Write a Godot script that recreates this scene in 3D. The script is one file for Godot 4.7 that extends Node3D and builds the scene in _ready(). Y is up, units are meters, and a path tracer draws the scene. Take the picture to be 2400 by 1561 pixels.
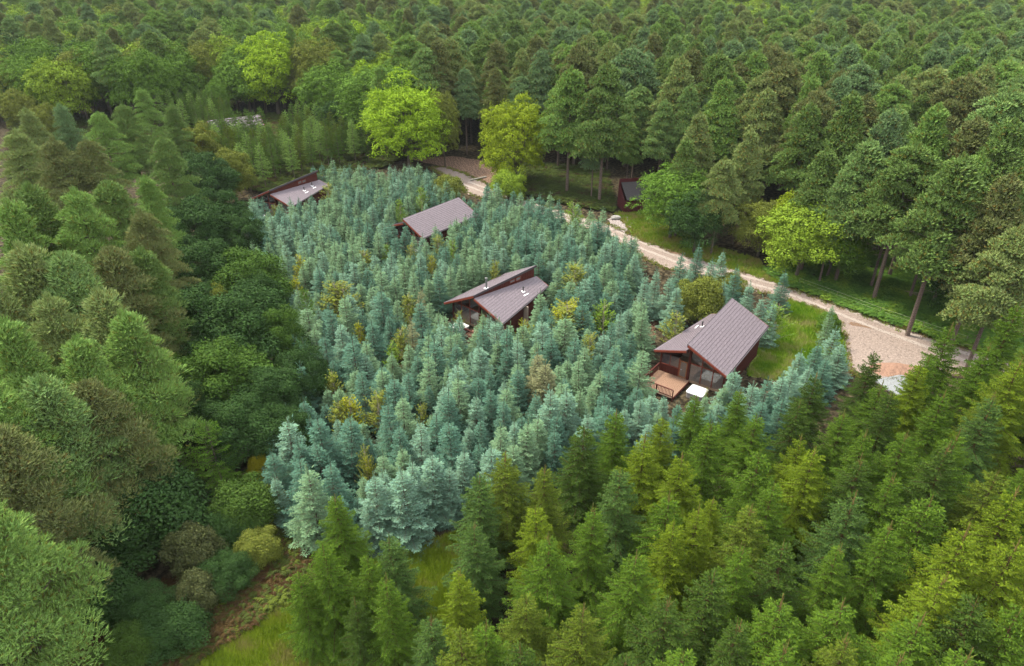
extends Node3D

# ---------------------------------------------------------------- camera numbers
const FOCAL := 1600.0          # in pixels of the 2400 x 1561 photograph
const PITCH := 0.51138         # 29.3 degrees down
const EYE := 42.0              # drone height above the ground

var rng := RandomNumberGenerator.new()
var mats := {}
var counts := {}
var trees := []                # Vector3(x, radius, z) of every tree placed, for spacing
var cabins := []

func _ready() -> void:
	rng.seed = 20240914
	var cam := Camera3D.new()
	cam.name = "camera"
	add_child(cam)
	cam.position = Vector3(0, EYE, 0)
	cam.rotation = Vector3(-PITCH, 0, 0)
	cam.fov = rad_to_deg(2.0 * atan(780.5 / FOCAL))
	cam.near = 0.5
	cam.far = 4000.0
	cam.current = true

	var sky_mat := ProceduralSkyMaterial.new()
	sky_mat.sky_top_color = Color(0.98, 0.985, 1.0)
	sky_mat.sky_horizon_color = Color(0.66, 0.67, 0.68)
	sky_mat.sky_curve = 0.45
	sky_mat.ground_bottom_color = Color(0.20, 0.22, 0.14)
	sky_mat.ground_horizon_color = Color(0.45, 0.48, 0.42)
	var sky := Sky.new()
	sky.sky_material = sky_mat
	var env := Environment.new()
	env.background_mode = Environment.BG_SKY
	env.sky = sky
	env.background_energy_multiplier = 0.62
	env.tonemap_mode = Environment.TONE_MAPPER_LINEAR
	env.tonemap_exposure = 5.2
	env.sdfgi_enabled = true
	env.ssao_enabled = true
	env.ssil_enabled = true
	env.fog_enabled = true          # a little air between the drone and the far wood
	env.fog_density = 0.00006
	env.fog_light_color = Color(0.88, 0.92, 0.94)
	var world := WorldEnvironment.new()
	world.name = "world"
	world.environment = env
	add_child(world)

	var sun := DirectionalLight3D.new()
	sun.name = "sun"
	add_child(sun)
	sun.rotation_degrees = Vector3(-56, -118, 0)    # thin cloud: soft light from the left, from beyond the cabins
	sun.light_energy = 0.5
	sun.light_angular_distance = 12.0
	sun.light_color = Color(1.0, 0.96, 0.88)
	sun.shadow_enabled = true
	sun.sky_mode = DirectionalLight3D.SKY_MODE_LIGHT_ONLY

	make_ground()
	make_cabins()
	make_templates()
	make_blue_spruces()
	make_front_spruces()
	make_broadleaves()
	make_pines()
	make_young_firs()
	make_far_wood()
	make_undergrowth()
	make_road_edges()
	make_small_things()

# ---------------------------------------------------------------- pixels and points
func at(px: float, py: float, y := 0.0) -> Vector3:
	var a := (px - 1200.0) / FOCAL
	var b := (780.5 - py) / FOCAL
	var t := (y - EYE) / (-sin(PITCH) + b * cos(PITCH))
	return Vector3(a * t, y, -(cos(PITCH) + b * sin(PITCH)) * t)

func pix(p: Vector3) -> Vector2:
	var d := -p.z * cos(PITCH) + (EYE - p.y) * sin(PITCH)
	var up := -(EYE - p.y) * cos(PITCH) - p.z * sin(PITCH)
	return Vector2(1200.0 + FOCAL * p.x / d, 780.5 - FOCAL * up / d)

func in_poly(p: Vector2, poly: Array) -> bool:
	return Geometry2D.is_point_in_polygon(p, PackedVector2Array(poly))

# ---------------------------------------------------------------- geometry helpers
class Bag:
	var v := PackedVector3Array()
	var c := PackedColorArray()
	func tri(a: Vector3, b: Vector3, d: Vector3, col := Color.WHITE) -> void:
		v.append(a); v.append(b); v.append(d)
		c.append(col); c.append(col); c.append(col)
	func quad(a: Vector3, b: Vector3, d: Vector3, e: Vector3, col := Color.WHITE) -> void:
		tri(a, b, d, col); tri(a, d, e, col)
	func add(o: Bag, t: Transform3D) -> void:
		v.append_array(t * o.v)
		c.append_array(o.c)
	func box(lo: Vector3, hi: Vector3, col := Color.WHITE) -> void:
		slab([Vector3(lo.x, hi.y, hi.z), Vector3(lo.x, hi.y, lo.z), Vector3(hi.x, hi.y, lo.z), Vector3(hi.x, hi.y, hi.z)], Vector3(0, lo.y - hi.y, 0), col)
	func slab(top: Array, down: Vector3, col := Color.WHITE) -> void:
		var n := top.size()
		for i in range(1, n - 1):
			tri(top[0], top[i], top[i + 1], col)
			tri(top[0] + down, top[i + 1] + down, top[i] + down, col)
		for i in n:
			var j := (i + 1) % n
			quad(top[i], top[i] + down, top[j] + down, top[j], col)
	func tube(a: Vector3, b: Vector3, ra: float, rb: float, sides := 6, col := Color.WHITE) -> void:
		var d := (b - a).normalized()
		var x := d.cross(Vector3(0.31, 0.2, 0.93)).normalized()
		var y := d.cross(x)
		for i in sides:
			var p := x * cos(TAU * i / sides) + y * sin(TAU * i / sides)
			var q := x * cos(TAU * (i + 1) / sides) + y * sin(TAU * (i + 1) / sides)
			quad(a + p * ra, b + p * rb, b + q * rb, a + q * ra, col)
	func bar(a: Vector3, b: Vector3, w: float, h: float, up: Vector3, col := Color.WHITE) -> void:
		var d := (b - a).normalized()
		var s := d.cross(up).normalized() * w * 0.5
		var u := s.cross(d).normalized() * h * 0.5
		slab([a - s + u, b - s + u, b + s + u, a + s + u], -u * 2.0, col)
	func mesh(m: Material = null) -> ArrayMesh:
		var arr := []
		arr.resize(Mesh.ARRAY_MAX)
		arr[Mesh.ARRAY_VERTEX] = v
		arr[Mesh.ARRAY_COLOR] = c
		var am := ArrayMesh.new()
		am.add_surface_from_arrays(Mesh.PRIMITIVE_TRIANGLES, arr)
		if m:
			am.surface_set_material(0, m)
		return am

class Spray:                   # leaves and wood of one branch or one tree
	var leaf := Bag.new()
	var wood := Bag.new()
	var size := 1.0
	func add(o: Spray, t: Transform3D) -> void:
		leaf.add(o.leaf, t)
		wood.add(o.wood, t)

func numbered(called: String) -> String:
	var k: int = counts.get(called, 0)
	counts[called] = k + 1
	return called if k == 0 else "%s_%03d" % [called, k]

func obj(called: String, bag: Bag, m: Material, parent: Node) -> MeshInstance3D:
	var o := MeshInstance3D.new()
	o.name = numbered(called) if parent == self else called
	o.mesh = bag.mesh()
	o.material_override = m
	parent.add_child(o, true)
	return o

func tag(o: Node, label: String, category: String, group := "", kind := "") -> void:
	if label: o.set_meta("label", label)
	if category: o.set_meta("category", category)
	if group: o.set_meta("group", group)
	if kind: o.set_meta("kind", kind)

func thing(called: String, label: String, category: String, where: Vector3, turn := 0.0, group := "") -> Node3D:
	var o := Node3D.new()
	o.name = numbered(called)
	add_child(o, true)
	o.position = where
	o.rotation.y = turn
	tag(o, label, category, group)
	return o

func r(a: float, b: float) -> float:
	return rng.randf_range(a, b)

func lin(x: float, y: float, z: float) -> Color:
	return Color(x, y, z).linear_to_srgb()

func paint(key: String, c: Color, rough := 0.8, spec := 0.4, noise_scale := 0.0, spread := 0.3, vertex := false) -> StandardMaterial3D:
	if mats.has(key):
		return mats[key]
	var m := StandardMaterial3D.new()
	m.resource_name = key
	m.albedo_color = c
	m.roughness = rough
	m.metallic_specular = spec
	m.vertex_color_use_as_albedo = vertex
	if noise_scale > 0.0:
		m.albedo_texture = grain(spread)
		m.uv1_triplanar = true
		m.uv1_world_triplanar = true
		m.uv1_scale = Vector3.ONE * noise_scale
	mats[key] = m
	return m

var grains := {}
func grain(spread: float) -> NoiseTexture2D:
	var k := snappedf(spread, 0.05)
	if not grains.has(k):
		var n := FastNoiseLite.new()
		n.seed = 5 + int(k * 100)
		n.noise_type = FastNoiseLite.TYPE_SIMPLEX_SMOOTH
		n.frequency = 0.018
		n.fractal_octaves = 6
		n.fractal_gain = 0.65
		var g := Gradient.new()
		g.set_color(0, Color(1.0 - k, 1.0 - k, 1.0 - k))
		g.set_color(1, Color.WHITE)
		g.set_offset(0, 0.25)
		g.set_offset(1, 0.75)
		var t := NoiseTexture2D.new()
		t.width = 512
		t.height = 512
		t.seamless = true
		t.noise = n
		t.color_ramp = g
		grains[k] = t
	return grains[k]

func leaf_mat(key: String, c: Color, through := 0.12) -> StandardMaterial3D:
	if not mats.has(key):
		var m := paint(key, c.linear_to_srgb(), 0.7, 0.12, 0.0, 0.0, true)
		m.cull_mode = BaseMaterial3D.CULL_DISABLED
		m.backlight_enabled = through > 0.0
		m.backlight = Color(through, through, through * 0.6)
	return mats[key]

# ---------------------------------------------------------------- the ground
func sheet(called: String, pts: Array, y: float, m: Material, rough_edge := 0.3, smooth := true) -> MeshInstance3D:
	# a flat patch of ground with an uneven rim; pts are pixels of points on the ground
	var rim := []
	for i in pts.size():
		var a := at(pts[i][0], pts[i][1])
		var b := at(pts[(i + 1) % pts.size()][0], pts[(i + 1) % pts.size()][1])
		var n := int(maxf(1.0, a.distance_to(b) / 0.7))
		for k in n:
			var p := a.lerp(b, float(k) / n)
			rim.append(Vector2(p.x + r(-1, 1) * rough_edge, p.z + r(-1, 1) * rough_edge))
	var idx := Geometry2D.triangulate_polygon(PackedVector2Array(rim))
	var bag := Bag.new()
	for i in range(0, idx.size(), 3):
		var t := []
		for k in 3:
			t.append(Vector3(rim[idx[i + k]].x, y, rim[idx[i + k]].y))
		if (t[1] - t[0]).cross(t[2] - t[0]).y > 0.0:
			t.reverse()
		bag.tri(t[0], t[1], t[2])
	var o := obj(called, bag, m, self)
	tag(o, "", "", "", "structure")
	return o

const ROAD := [[1010, 392], [1040, 391], [1085, 405], [1135, 428], [1180, 455], [1300, 490], [1435, 528], [1500, 562], [1560, 582], [1620, 602], [1700, 626], [1790, 652], [1870, 682], [1950, 712], [2060, 752], [2180, 792], [2270, 818], [2420, 862], [2420, 930], [2280, 880], [2170, 868], [2150, 880], [2085, 892], [2010, 880], [1986, 850], [1978, 800], [1962, 762], [1925, 728], [1850, 702], [1780, 684], [1700, 660], [1630, 640], [1560, 628], [1500, 600], [1430, 556], [1300, 515], [1170, 480], [1100, 455], [1060, 425]]
const MEADOW := [[400, 1580], [470, 1545], [560, 1490], [690, 1400], [800, 1340], [950, 1292], [1080, 1245], [1240, 1180], [1330, 1200], [1180, 1330], [1060, 1420], [1000, 1580]]
const LAWN := [[1752, 880], [1770, 800], [1800, 760], [1850, 704], [1925, 730], [1962, 764], [1978, 802], [1986, 850], [1960, 880], [1860, 900]]
const VERGE := [[1440, 500], [1500, 492], [1600, 495], [1625, 520], [1640, 570], [1720, 590], [1780, 610], [1800, 640], [1880, 690], [1790, 665], [1700, 640], [1560, 595], [1500, 575], [1478, 545]]
const BRACKEN := [[120, 1600], [180, 1450], [380, 1380], [560, 1330], [640, 1240], [700, 1290], [800, 1330], [690, 1400], [560, 1490], [470, 1545], [400, 1600]]
const FERNS := [[1790, 640], [1870, 686], [1950, 716], [2060, 756], [2180, 796], [2270, 822], [2450, 872], [2500, 780], [2450, 690], [2300, 640], [2150, 610], [2000, 590], [1860, 590]]

func make_ground() -> void:
	var g := Bag.new()
	g.quad(Vector3(-3000, 0, 200), Vector3(-3000, 0, -3500), Vector3(3000, 0, -3500), Vector3(3000, 0, 200))
	var floor_mat := paint("forest_floor", lin(0.075, 0.060, 0.035), 0.95, 0.2, 0.11, 0.6)
	tag(obj("ground", g, floor_mat, self), "", "", "", "structure")
	var grass := paint("meadow_turf", lin(0.15, 0.18, 0.03), 0.95, 0.2, 0.21, 0.45)
	var lawn := paint("lawn_turf", lin(0.17, 0.23, 0.04), 0.95, 0.2, 0.27, 0.45)
	var sand := paint("road_gravel", lin(0.27, 0.215, 0.185), 0.95, 0.3, 0.3, 0.2)
	var bare := paint("bare_earth", lin(0.26, 0.17, 0.12), 0.95, 0.2, 0.23, 0.5)
	sheet("meadow", MEADOW, 0.004, grass)
	sheet("lawn", LAWN, 0.004, lawn)
	sheet("verge", VERGE, 0.004, lawn)
	sheet("fern_bank", FERNS, 0.003, paint("bank_soil", lin(0.075, 0.085, 0.03), 0.95, 0.2, 0.23, 0.5))
	sheet("clearing_ground", [[960, 372], [1060, 366], [1160, 380], [1200, 410], [1180, 450], [1135, 428], [1085, 405], [1040, 391]], 0.004, bare)
	sheet("clearing_ground", [[1425, 512], [1470, 506], [1482, 528], [1465, 545], [1436, 540]], 0.012, paint("hardcore", lin(0.38, 0.33, 0.31), 0.95, 0.2, 0.3, 0.4))
	sheet("path", [[1480, 690], [1530, 690], [1540, 760], [1530, 800], [1515, 850], [1490, 800]], 0.004, paint("path_bark", lin(0.17, 0.10, 0.065), 0.95, 0.2, 0.3, 0.5))
	sheet("gravel_road", ROAD, 0.008, sand, 0.35)
	ruts()
	var wet := paint("puddle_water", lin(0.17, 0.11, 0.075), 0.25, 0.5)
	for q in [[2058, 746, 2.0, 0.5], [2082, 756, 3.4, 0.7], [2012, 762, 2.6, 0.45], [1580, 592, 2.4, 0.5]]:
		var b := Bag.new()
		var c := at(q[0], q[1])
		var last := Vector3.ZERO
		for i in 17:
			var a: float = TAU * i / 16.0
			var k := 1.0 + 0.25 * sin(a * 3.0 + q[0]) + 0.12 * sin(a * 7.0)
			var e := c + Vector3(cos(a) * q[2] * 0.5 * k, 0.012, sin(a) * q[3] * k)
			e = c + Basis(Vector3.UP, -0.55) * (e - c)
			if i:
				b.tri(c + Vector3(0, 0.012, 0), last, e)
			last = e
		tag(obj("puddle", b, wet, self), "", "", "", "structure")
	# spoil heap of red sand at the edge of the yard
	var heap := Bag.new()
	var hc := at(2098, 868)
	var n := FastNoiseLite.new()
	n.seed = 3
	n.frequency = 0.35
	var hgt := func(x: float, z: float) -> float:
		var d := Vector2(x / 3.0, z / 1.7).length()
		return maxf(-0.05, (1.0 - d) * 0.55 + 0.22 * n.get_noise_2d(x * 2.5, z * 2.5) * clampf(1.3 - d, 0.0, 1.0))
	for i in range(-16, 16):
		for k in range(-10, 10):
			var x := i * 0.22
			var z := k * 0.22
			heap.quad(Vector3(x, hgt.call(x, z + 0.22), z + 0.22), Vector3(x, hgt.call(x, z), z), Vector3(x + 0.22, hgt.call(x + 0.22, z), z), Vector3(x + 0.22, hgt.call(x + 0.22, z + 0.22), z + 0.22))
	var h := obj("sand_heap", heap, paint("red_sand", lin(0.27, 0.165, 0.12), 0.95, 0.2, 0.4, 0.2), self)
	h.position = hc
	tag(h, "low heap of reddish sand at the edge of the gravel yard", "sand heap")

func ruts() -> void:
	# two worn wheel tracks down the road
	var mid := [[1090, 428], [1180, 462], [1300, 500], [1440, 545], [1520, 582], [1600, 612], [1700, 642], [1800, 668], [1880, 692], [1960, 724], [2060, 764], [2160, 800], [2300, 850]]
	var pale := paint("rut_grit", lin(0.36, 0.31, 0.275), 0.95, 0.2, 0.8, 0.2)
	var pts := []
	for i in mid.size() - 1:
		var a := at(mid[i][0], mid[i][1])
		var e := at(mid[i + 1][0], mid[i + 1][1])
		var n := int(a.distance_to(e) / 0.6)
		for k in n:
			pts.append(a.lerp(e, float(k) / n))
	for side in [-1.0, 1.0]:
		var b := Bag.new()
		var was_l := Vector3.ZERO
		var was_r := Vector3.ZERO
		for i in pts.size() - 1:
			var d: Vector3 = (pts[i + 1] - pts[i]).normalized()
			var s := Vector3(-d.z, 0, d.x)
			var l: Vector3 = pts[i] + s * (side * 0.95 - r(0.25, 0.45)) + Vector3(0, 0.012, 0)
			var q: Vector3 = pts[i] + s * (side * 0.95 + r(0.25, 0.45)) + Vector3(0, 0.012, 0)
			if i:
				b.quad(was_l, l, q, was_r)
			was_l = l
			was_r = q
		tag(obj("road_rut", b, pale, self), "", "", "", "structure")

# ---------------------------------------------------------------- cabins
func boards(bag: Bag, a: Vector3, b: Vector3, ta: float, tb: float, thick: float, out: Vector3) -> void:
	# vertical boards from a to b (bottom line), their tops running from height ta to tb
	var n := int(maxf(1.0, Vector2(b.x - a.x, b.z - a.z).length() / 0.17))
	for i in n:
		var f := float(i) / n
		var g := (i + 0.93) / n
		var p := a.lerp(b, f)
		var q := a.lerp(b, g)
		var s := out * (thick + (0.02 if i % 2 else 0.0))
		var pt := Vector3(p.x, lerpf(ta, tb, f), p.z)
		var qt := Vector3(q.x, lerpf(ta, tb, g), q.z)
		bag.slab([pt, pt + s, qt + s, qt], Vector3(0, -1, 0) * maxf(0.02, (pt.y - p.y + qt.y - q.y) * 0.5))

func make_cabins() -> void:
	var dims := [
		# x, z, yaw, mirror, L, h1, rise, w1, h1e, w2, w2b, h2e, slope
		[18.83, 62.74, 37.4, 1, 11.83, 5.35, 0.79, 4.51, 3.22, 3.74, 2.2, 3.4, 0.33],
		[-4.68, 74.66, 42.3, -1, 11.6, 5.33, 0.21, 5.3, 2.6, 4.82, 2.1, 3.3, 0.36],
		[-16.96, 101.86, 39.9, 1, 12.48, 5.27, 0.32, 4.2, 3.2, 4.3, 2.2, 3.1, 0.36],
		[-42.38, 116.07, 25.9, -1, 12.79, 5.41, 0.25, 4.7, 3.3, 4.47, 2.06, 3.13, 0.37],
		[60.5, 112.0, 84.0, 1, 12.5, 5.3, 0.3, 4.6, 3.1, 4.3, 2.2, 3.1, 0.36],
		[-75.0, 172.0, 62.0, 1, 12.5, 5.3, 0.3, 4.6, 3.1, 4.3, 2.2, 3.1, 0.36],
	]
	var labels := [
		"dark red timber cabin with an open wooden deck and broad purple-grey roof beside the lawn",
		"dark red timber cabin with a tall flue and high side windows among blue-green spruces",
		"dark red timber cabin showing one unbroken ribbed roof slope among young spruces",
		"dark red timber cabin with two vent pipes below the tall young green firs",
		"cabin with purple-grey roof half hidden under tall pines beyond the gravel road",
		"cabin roof edge glimpsed between young firs and the lime green tree",
	]
	for i in dims.size():
		cabin(dims[i], labels[i], i)

func cabin(d: Array, label: String, which: int) -> void:
	var s: float = d[3]
	var L: float = d[4]
	var h1: float = d[5]
	var rise: float = d[6]
	var w1: float = d[7]
	var h1e: float = d[8]
	var w2: float = d[9]
	var w2b: float = d[10]
	var h2e: float = d[11]
	var sl: float = d[12]
	var root := thing("timber_cabin", label, "cabin", Vector3(d[0], 0, -d[1]), -deg_to_rad(d[2]), "timber cabins in the forest")
	cabins.append([root, s, L, w1, w2, 3.6 if which == 0 else 1.6])
	var P := func(v: float, y: float, u: float) -> Vector3: return Vector3(v * s, y, -u)
	var red := paint("cabin_red_stain", lin(0.10, 0.02, 0.013), 0.75, 0.35, 0.9, 0.4)
	var board_red := paint("bargeboard_red", lin(0.22, 0.042, 0.02), 0.7, 0.4, 0.9, 0.3)
	var tin := paint("roof_sheet", lin(0.155, 0.126, 0.144), 0.6, 0.45, 0.35, 0.25)
	var dark := paint("roof_trim", lin(0.05, 0.042, 0.048), 0.6, 0.4)
	var timber := paint("deck_timber", lin(0.34, 0.21, 0.145), 0.8, 0.3, 0.8, 0.35)
	var glass := paint("window_glass", Color(0.55, 0.58, 0.60, 0.10), 0.03, 0.6)
	glass.transparency = BaseMaterial3D.TRANSPARENCY_ALPHA
	var inside := paint("interior_plaster", lin(0.36, 0.29, 0.23), 0.9, 0.3)
	var oak := paint("interior_floor", lin(0.36, 0.24, 0.15), 0.6, 0.4, 0.9, 0.3)
	var flash := paint("lead_flashing", lin(0.65, 0.64, 0.66), 0.6, 0.5)

	# height of the two roof planes above a point (v along the cabin's width, u along its length)
	var high := func(v: float, u: float) -> float: return lerpf(h1, h1e, v / w1) + rise * u / L
	var low := func(v: float, u: float) -> float: return h2e + sl * (lerpf(w2, w2b, u / L) - v)

	# high roof
	var deck1 := Bag.new()
	deck1.slab([P.call(0.0, high.call(0, 0) - 0.03, 0.0), P.call(0.0, high.call(0, L) - 0.03, L), P.call(w1, high.call(w1, L) - 0.03, L), P.call(w1, high.call(w1, 0) - 0.03, 0.0)], Vector3(0, -0.16, 0))
	var roof1 := obj("roof", deck1, dark, root)
	tag(roof1, "higher roof slope of ribbed metal sheets", "")
	var n1 := 14
	for i in n1:
		var va: float = w1 * i / n1 - (0.06 if i == 0 else 0.0)
		var vb: float = w1 * (i + 1) / n1 - 0.02 + (0.08 if i == n1 - 1 else 0.0)
		var b := Bag.new()
		b.slab([P.call(va, high.call(va, 0) + 0.02, -0.06), P.call(va, high.call(va, L) + 0.02, L + 0.06), P.call(vb, high.call(vb, L) + 0.02, L + 0.06), P.call(vb, high.call(vb, 0) + 0.02, -0.06)], Vector3(0, -0.045, 0))
		b.slab([P.call(vb - 0.03, high.call(vb, 0) + 0.05, -0.05), P.call(vb - 0.03, high.call(vb, L) + 0.05, L + 0.05), P.call(vb, high.call(vb, L) + 0.05, L + 0.05), P.call(vb, high.call(vb, 0) + 0.05, -0.05)], Vector3(0, -0.04, 0))
		obj("roof_panel", b, tin, roof1)
	var t := Bag.new()
	t.bar(P.call(-0.1, h1 - 0.07, -0.08), P.call(-0.1, h1 + rise - 0.07, L + 0.08), 0.06, 0.30, Vector3.UP)
	obj("ridge_fascia", t, dark, roof1)
	t = Bag.new()
	t.bar(P.call(-0.06, high.call(0, 0) - 0.15, -0.12), P.call(w1 + 0.05, high.call(w1, 0) - 0.15, -0.12), 0.06, 0.24, Vector3.UP)
	obj("bargeboard", t, board_red, roof1)
	t = Bag.new()
	t.bar(P.call(-0.06, high.call(0, L) - 0.15, L + 0.12), P.call(w1 + 0.05, high.call(w1, L) - 0.15, L + 0.12), 0.06, 0.24, Vector3.UP)
	obj("bargeboard", t, board_red, roof1)
	t = Bag.new()
	t.bar(P.call(w1 + 0.15, high.call(w1, 0) - 0.12, -0.06), P.call(w1 + 0.15, high.call(w1, L) - 0.12, L + 0.06), 0.12, 0.1, Vector3.UP)
	obj("gutter", t, dark, roof1)

	t = Bag.new()
	for i in 260:
		var v := w1 * sqrt(rng.randf())
		var u := r(0.1, L - 0.1)
		var p: Vector3 = P.call(v, high.call(v, u) + 0.03, u)
		var e := Vector3(r(-0.1, 0.1), 0, r(-0.1, 0.1))
		t.tri(p, p + e + Vector3(0, 0.025, 0), p + Vector3(-e.z, 0.012, e.x) * 0.5)
	tag(obj("leaf_litter", t, paint("roof_litter", lin(0.07, 0.055, 0.03), 0.95, 0.1), roof1), "", "", "", "stuff")

	# low roof, cut obliquely by the clerestory wall
	var edge := 0.12
	var strip := func(k0: float, k1: float, lift: float, ends: float) -> Array:
		var out := []
		for q in [[k0, false], [k1, true]]:
			var k: float = q[0]
			var a := Vector2(w2 - k, -ends)
			var ub := L + ends
			var vb: float = lerpf(w2, w2b, ub / L) - k
			if vb < edge:
				ub = L * (w2 - k - edge) / (w2 - w2b)
				vb = edge
			var pair := [P.call(-a.x, low.call(a.x, a.y) + lift, a.y), P.call(-vb, low.call(vb, ub) + lift, ub)]
			if q[1]:
				if vb == edge and lerpf(w2, w2b, 1.0) - k0 > edge + 0.001:
					out.append(P.call(-edge, low.call(edge, L + ends) + lift, L + ends))
				pair.reverse()
			out.append_array(pair)
		return out
	var deck2 := Bag.new()
	deck2.slab(strip.call(0.0, w2 - edge - 0.01, -0.03, 0.0), Vector3(0, -0.15, 0))
	var roof2 := obj("roof", deck2, dark, root)
	tag(roof2, "lower roof slope tapering towards the back", "")
	var n2 := 13
	for i in n2:
		var ka: float = (w2 - edge - 0.02) * i / n2
		var kb: float = (w2 - edge - 0.02) * (i + 1) / n2 - 0.026
		var b := Bag.new()
		b.slab(strip.call(ka - (0.06 if i == 0 else 0.0), kb, 0.02, 0.05), Vector3(0, -0.045, 0))
		b.slab(strip.call(kb - 0.03, kb, 0.048, 0.04), Vector3(0, -0.05, 0))
		obj("roof_panel", b, tin, roof2)
	t = Bag.new()
	t.bar(P.call(-edge, low.call(edge, 0) - 0.14, -0.1), P.call(-w2 - 0.05, low.call(w2, 0) - 0.14, -0.1), 0.06, 0.24, Vector3.UP)
	obj("bargeboard", t, board_red, roof2)
	t = Bag.new()
	t.bar(P.call(-edge, low.call(edge, L) - 0.14, L + 0.1), P.call(-w2b - 0.05, low.call(w2b, L) - 0.14, L + 0.1), 0.06, 0.24, Vector3.UP)
	obj("bargeboard", t, board_red, roof2)
	t = Bag.new()
	t.bar(P.call(-w2 - 0.14, low.call(w2, 0) - 0.12, -0.05), P.call(-w2b - 0.14, low.call(w2b, L) - 0.12, L + 0.05), 0.12, 0.1, Vector3.UP)
	obj("gutter", t, dark, roof2)
	# vent pipe with flashing on the low roof
	var pipes := [[0.62, 0.55]] if which != 3 else [[0.52, 0.55], [0.74, 0.45]]
	for q in pipes:
		var u: float = L * q[0]
		var v: float = lerpf(w2, w2b, u / L) * q[1]
		var y: float = low.call(v, u)
		var b := Bag.new()
		var k: float = low.call(v - 0.2, u) - y
		b.slab([P.call(-v + 0.2, y + k + 0.075, u - 0.22), P.call(-v + 0.2, y + k + 0.075, u + 0.22), P.call(-v - 0.2, y - k + 0.075, u + 0.22), P.call(-v - 0.2, y - k + 0.075, u - 0.22)], Vector3(0, -0.012, 0))
		var plate := obj("flashing", b, flash, root)
		b = Bag.new()
		b.tube(P.call(-v, y + 0.05, u), P.call(-v, y + 0.62, u), 0.085, 0.075, 10)
		b.tube(P.call(-v, y + 0.62, u), P.call(-v, y + 0.72, u), 0.12, 0.12, 10)
		b.tube(P.call(-v, y + 0.72, u), P.call(-v, y + 0.80, u), 0.12, 0.02, 10)
		obj("vent_pipe", b, paint("pipe_black", lin(0.02, 0.02, 0.022), 0.5, 0.5), plate)
		b = Bag.new()
		var v2: float = v + 0.6
		var y2: float = low.call(v2, u)
		b.slab([P.call(-v2 + 0.08, y2 + sl * 0.08 + 0.08, u - 0.55), P.call(-v2 + 0.08, y2 + sl * 0.08 + 0.08, u + 0.35), P.call(-v2 - 0.08, y2 - sl * 0.08 + 0.08, u + 0.35), P.call(-v2 - 0.08, y2 - sl * 0.08 + 0.08, u - 0.55)], Vector3(0, -0.012, 0))
		obj("flashing", b, flash, root)
	if which == 1:
		var u := 2.6
		var y: float = high.call(0.35, u)
		var b := Bag.new()
		b.tube(P.call(0.35, y - 0.1, u), P.call(0.35, y + 1.35, u), 0.12, 0.12, 12)
		b.tube(P.call(0.35, y + 1.35, u), P.call(0.35, y + 1.5, u), 0.17, 0.17, 12)
		b.tube(P.call(0.35, y + 1.5, u), P.call(0.35, y + 1.56, u), 0.17, 0.02, 12)
		var flue := obj("flue", b, paint("flue_steel", lin(0.10, 0.105, 0.10), 0.45, 0.5), root)
		b = Bag.new()
		b.box(P.call(0.35, y + 0.02, u) - Vector3(0.25, 0.0, 0.25), P.call(0.35, y + 0.02, u) + Vector3(0.25, 0.1, 0.25))
		obj("flashing", b, flash, flue)

	# walls of upright boards
	var uf := 1.0
	var ub := L - 0.6
	var wr := w1 - 0.45
	var w := Bag.new()
	boards(w, P.call(wr, 0.12, uf), P.call(wr, 0.12, ub), high.call(wr, uf) - 0.2, high.call(wr, ub) - 0.2, 0.06, P.call(1, 0, 0))
	w.slab([P.call(wr - 0.1, high.call(wr, uf) - 0.2, uf), P.call(wr - 0.1, high.call(wr, ub) - 0.2, ub), P.call(wr, high.call(wr, ub) - 0.2, ub), P.call(wr, high.call(wr, uf) - 0.2, uf)], Vector3(0, -2.6, 0))
	obj("wall", w, red, root)
	var lw := w2 - 0.4
	var lwb := lerpf(w2, w2b, ub / L) - 0.4
	w = Bag.new()
	boards(w, P.call(-lw, 0.12, uf), P.call(-lwb, 0.12, ub), low.call(lw, uf) - 0.18, low.call(lwb, ub) - 0.18, 0.06, P.call(-1, 0, 0))
	w.slab([P.call(-lw + 0.1, low.call(lw, uf) - 0.18, uf), P.call(-lwb + 0.1, low.call(lwb, ub) - 0.18, ub), P.call(-lwb, low.call(lwb, ub) - 0.18, ub), P.call(-lw, low.call(lw, uf) - 0.18, uf)], Vector3(0, -2.6, 0))
	obj("wall", w, red, root)
	w = Bag.new()
	boards(w, P.call(0, 0.12, ub), P.call(wr, 0.12, ub), high.call(0, ub) - 0.22, high.call(wr, ub) - 0.22, 0.08, P.call(0, 0, 1))
	boards(w, P.call(-lwb, 0.12, ub), P.call(0, 0.12, ub), low.call(lwb, ub) - 0.2, low.call(0, ub) - 0.2, 0.08, P.call(0, 0, 1))
	obj("wall", w, red, root)
	w = Bag.new()                                   # clerestory between the two roofs
	boards(w, P.call(0.06, low.call(0.1, 0.2) - 0.25, 0.25), P.call(0.06, low.call(0.1, L) - 0.25, L - 0.3), high.call(0, 0.25) - 0.2, high.call(0, L - 0.3) - 0.2, 0.07, P.call(-1, 0, 0))
	var clere := obj("wall", w, red, root)
	for k in 2:
		var u := L * 0.56 + k * 1.15
		var y0: float = low.call(0.1, u + 0.5) + 0.28
		var y1 := minf(y0 + 0.5, high.call(0, u) - 0.35)
		var b := Bag.new()
		for e in [[y0, y0 + 0.06, u, u + 0.95], [y1 - 0.06, y1, u, u + 0.95], [y0, y1, u, u + 0.06], [y0, y1, u + 0.89, u + 0.95]]:
			var lo: Vector3 = P.call(-0.07, e[0], e[3])
			var hi: Vector3 = P.call(-0.02, e[1], e[2])
			b.box(Vector3(minf(lo.x, hi.x), lo.y, lo.z), Vector3(maxf(lo.x, hi.x), hi.y, hi.z))
		obj("window_frame", b, board_red, clere)
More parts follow.
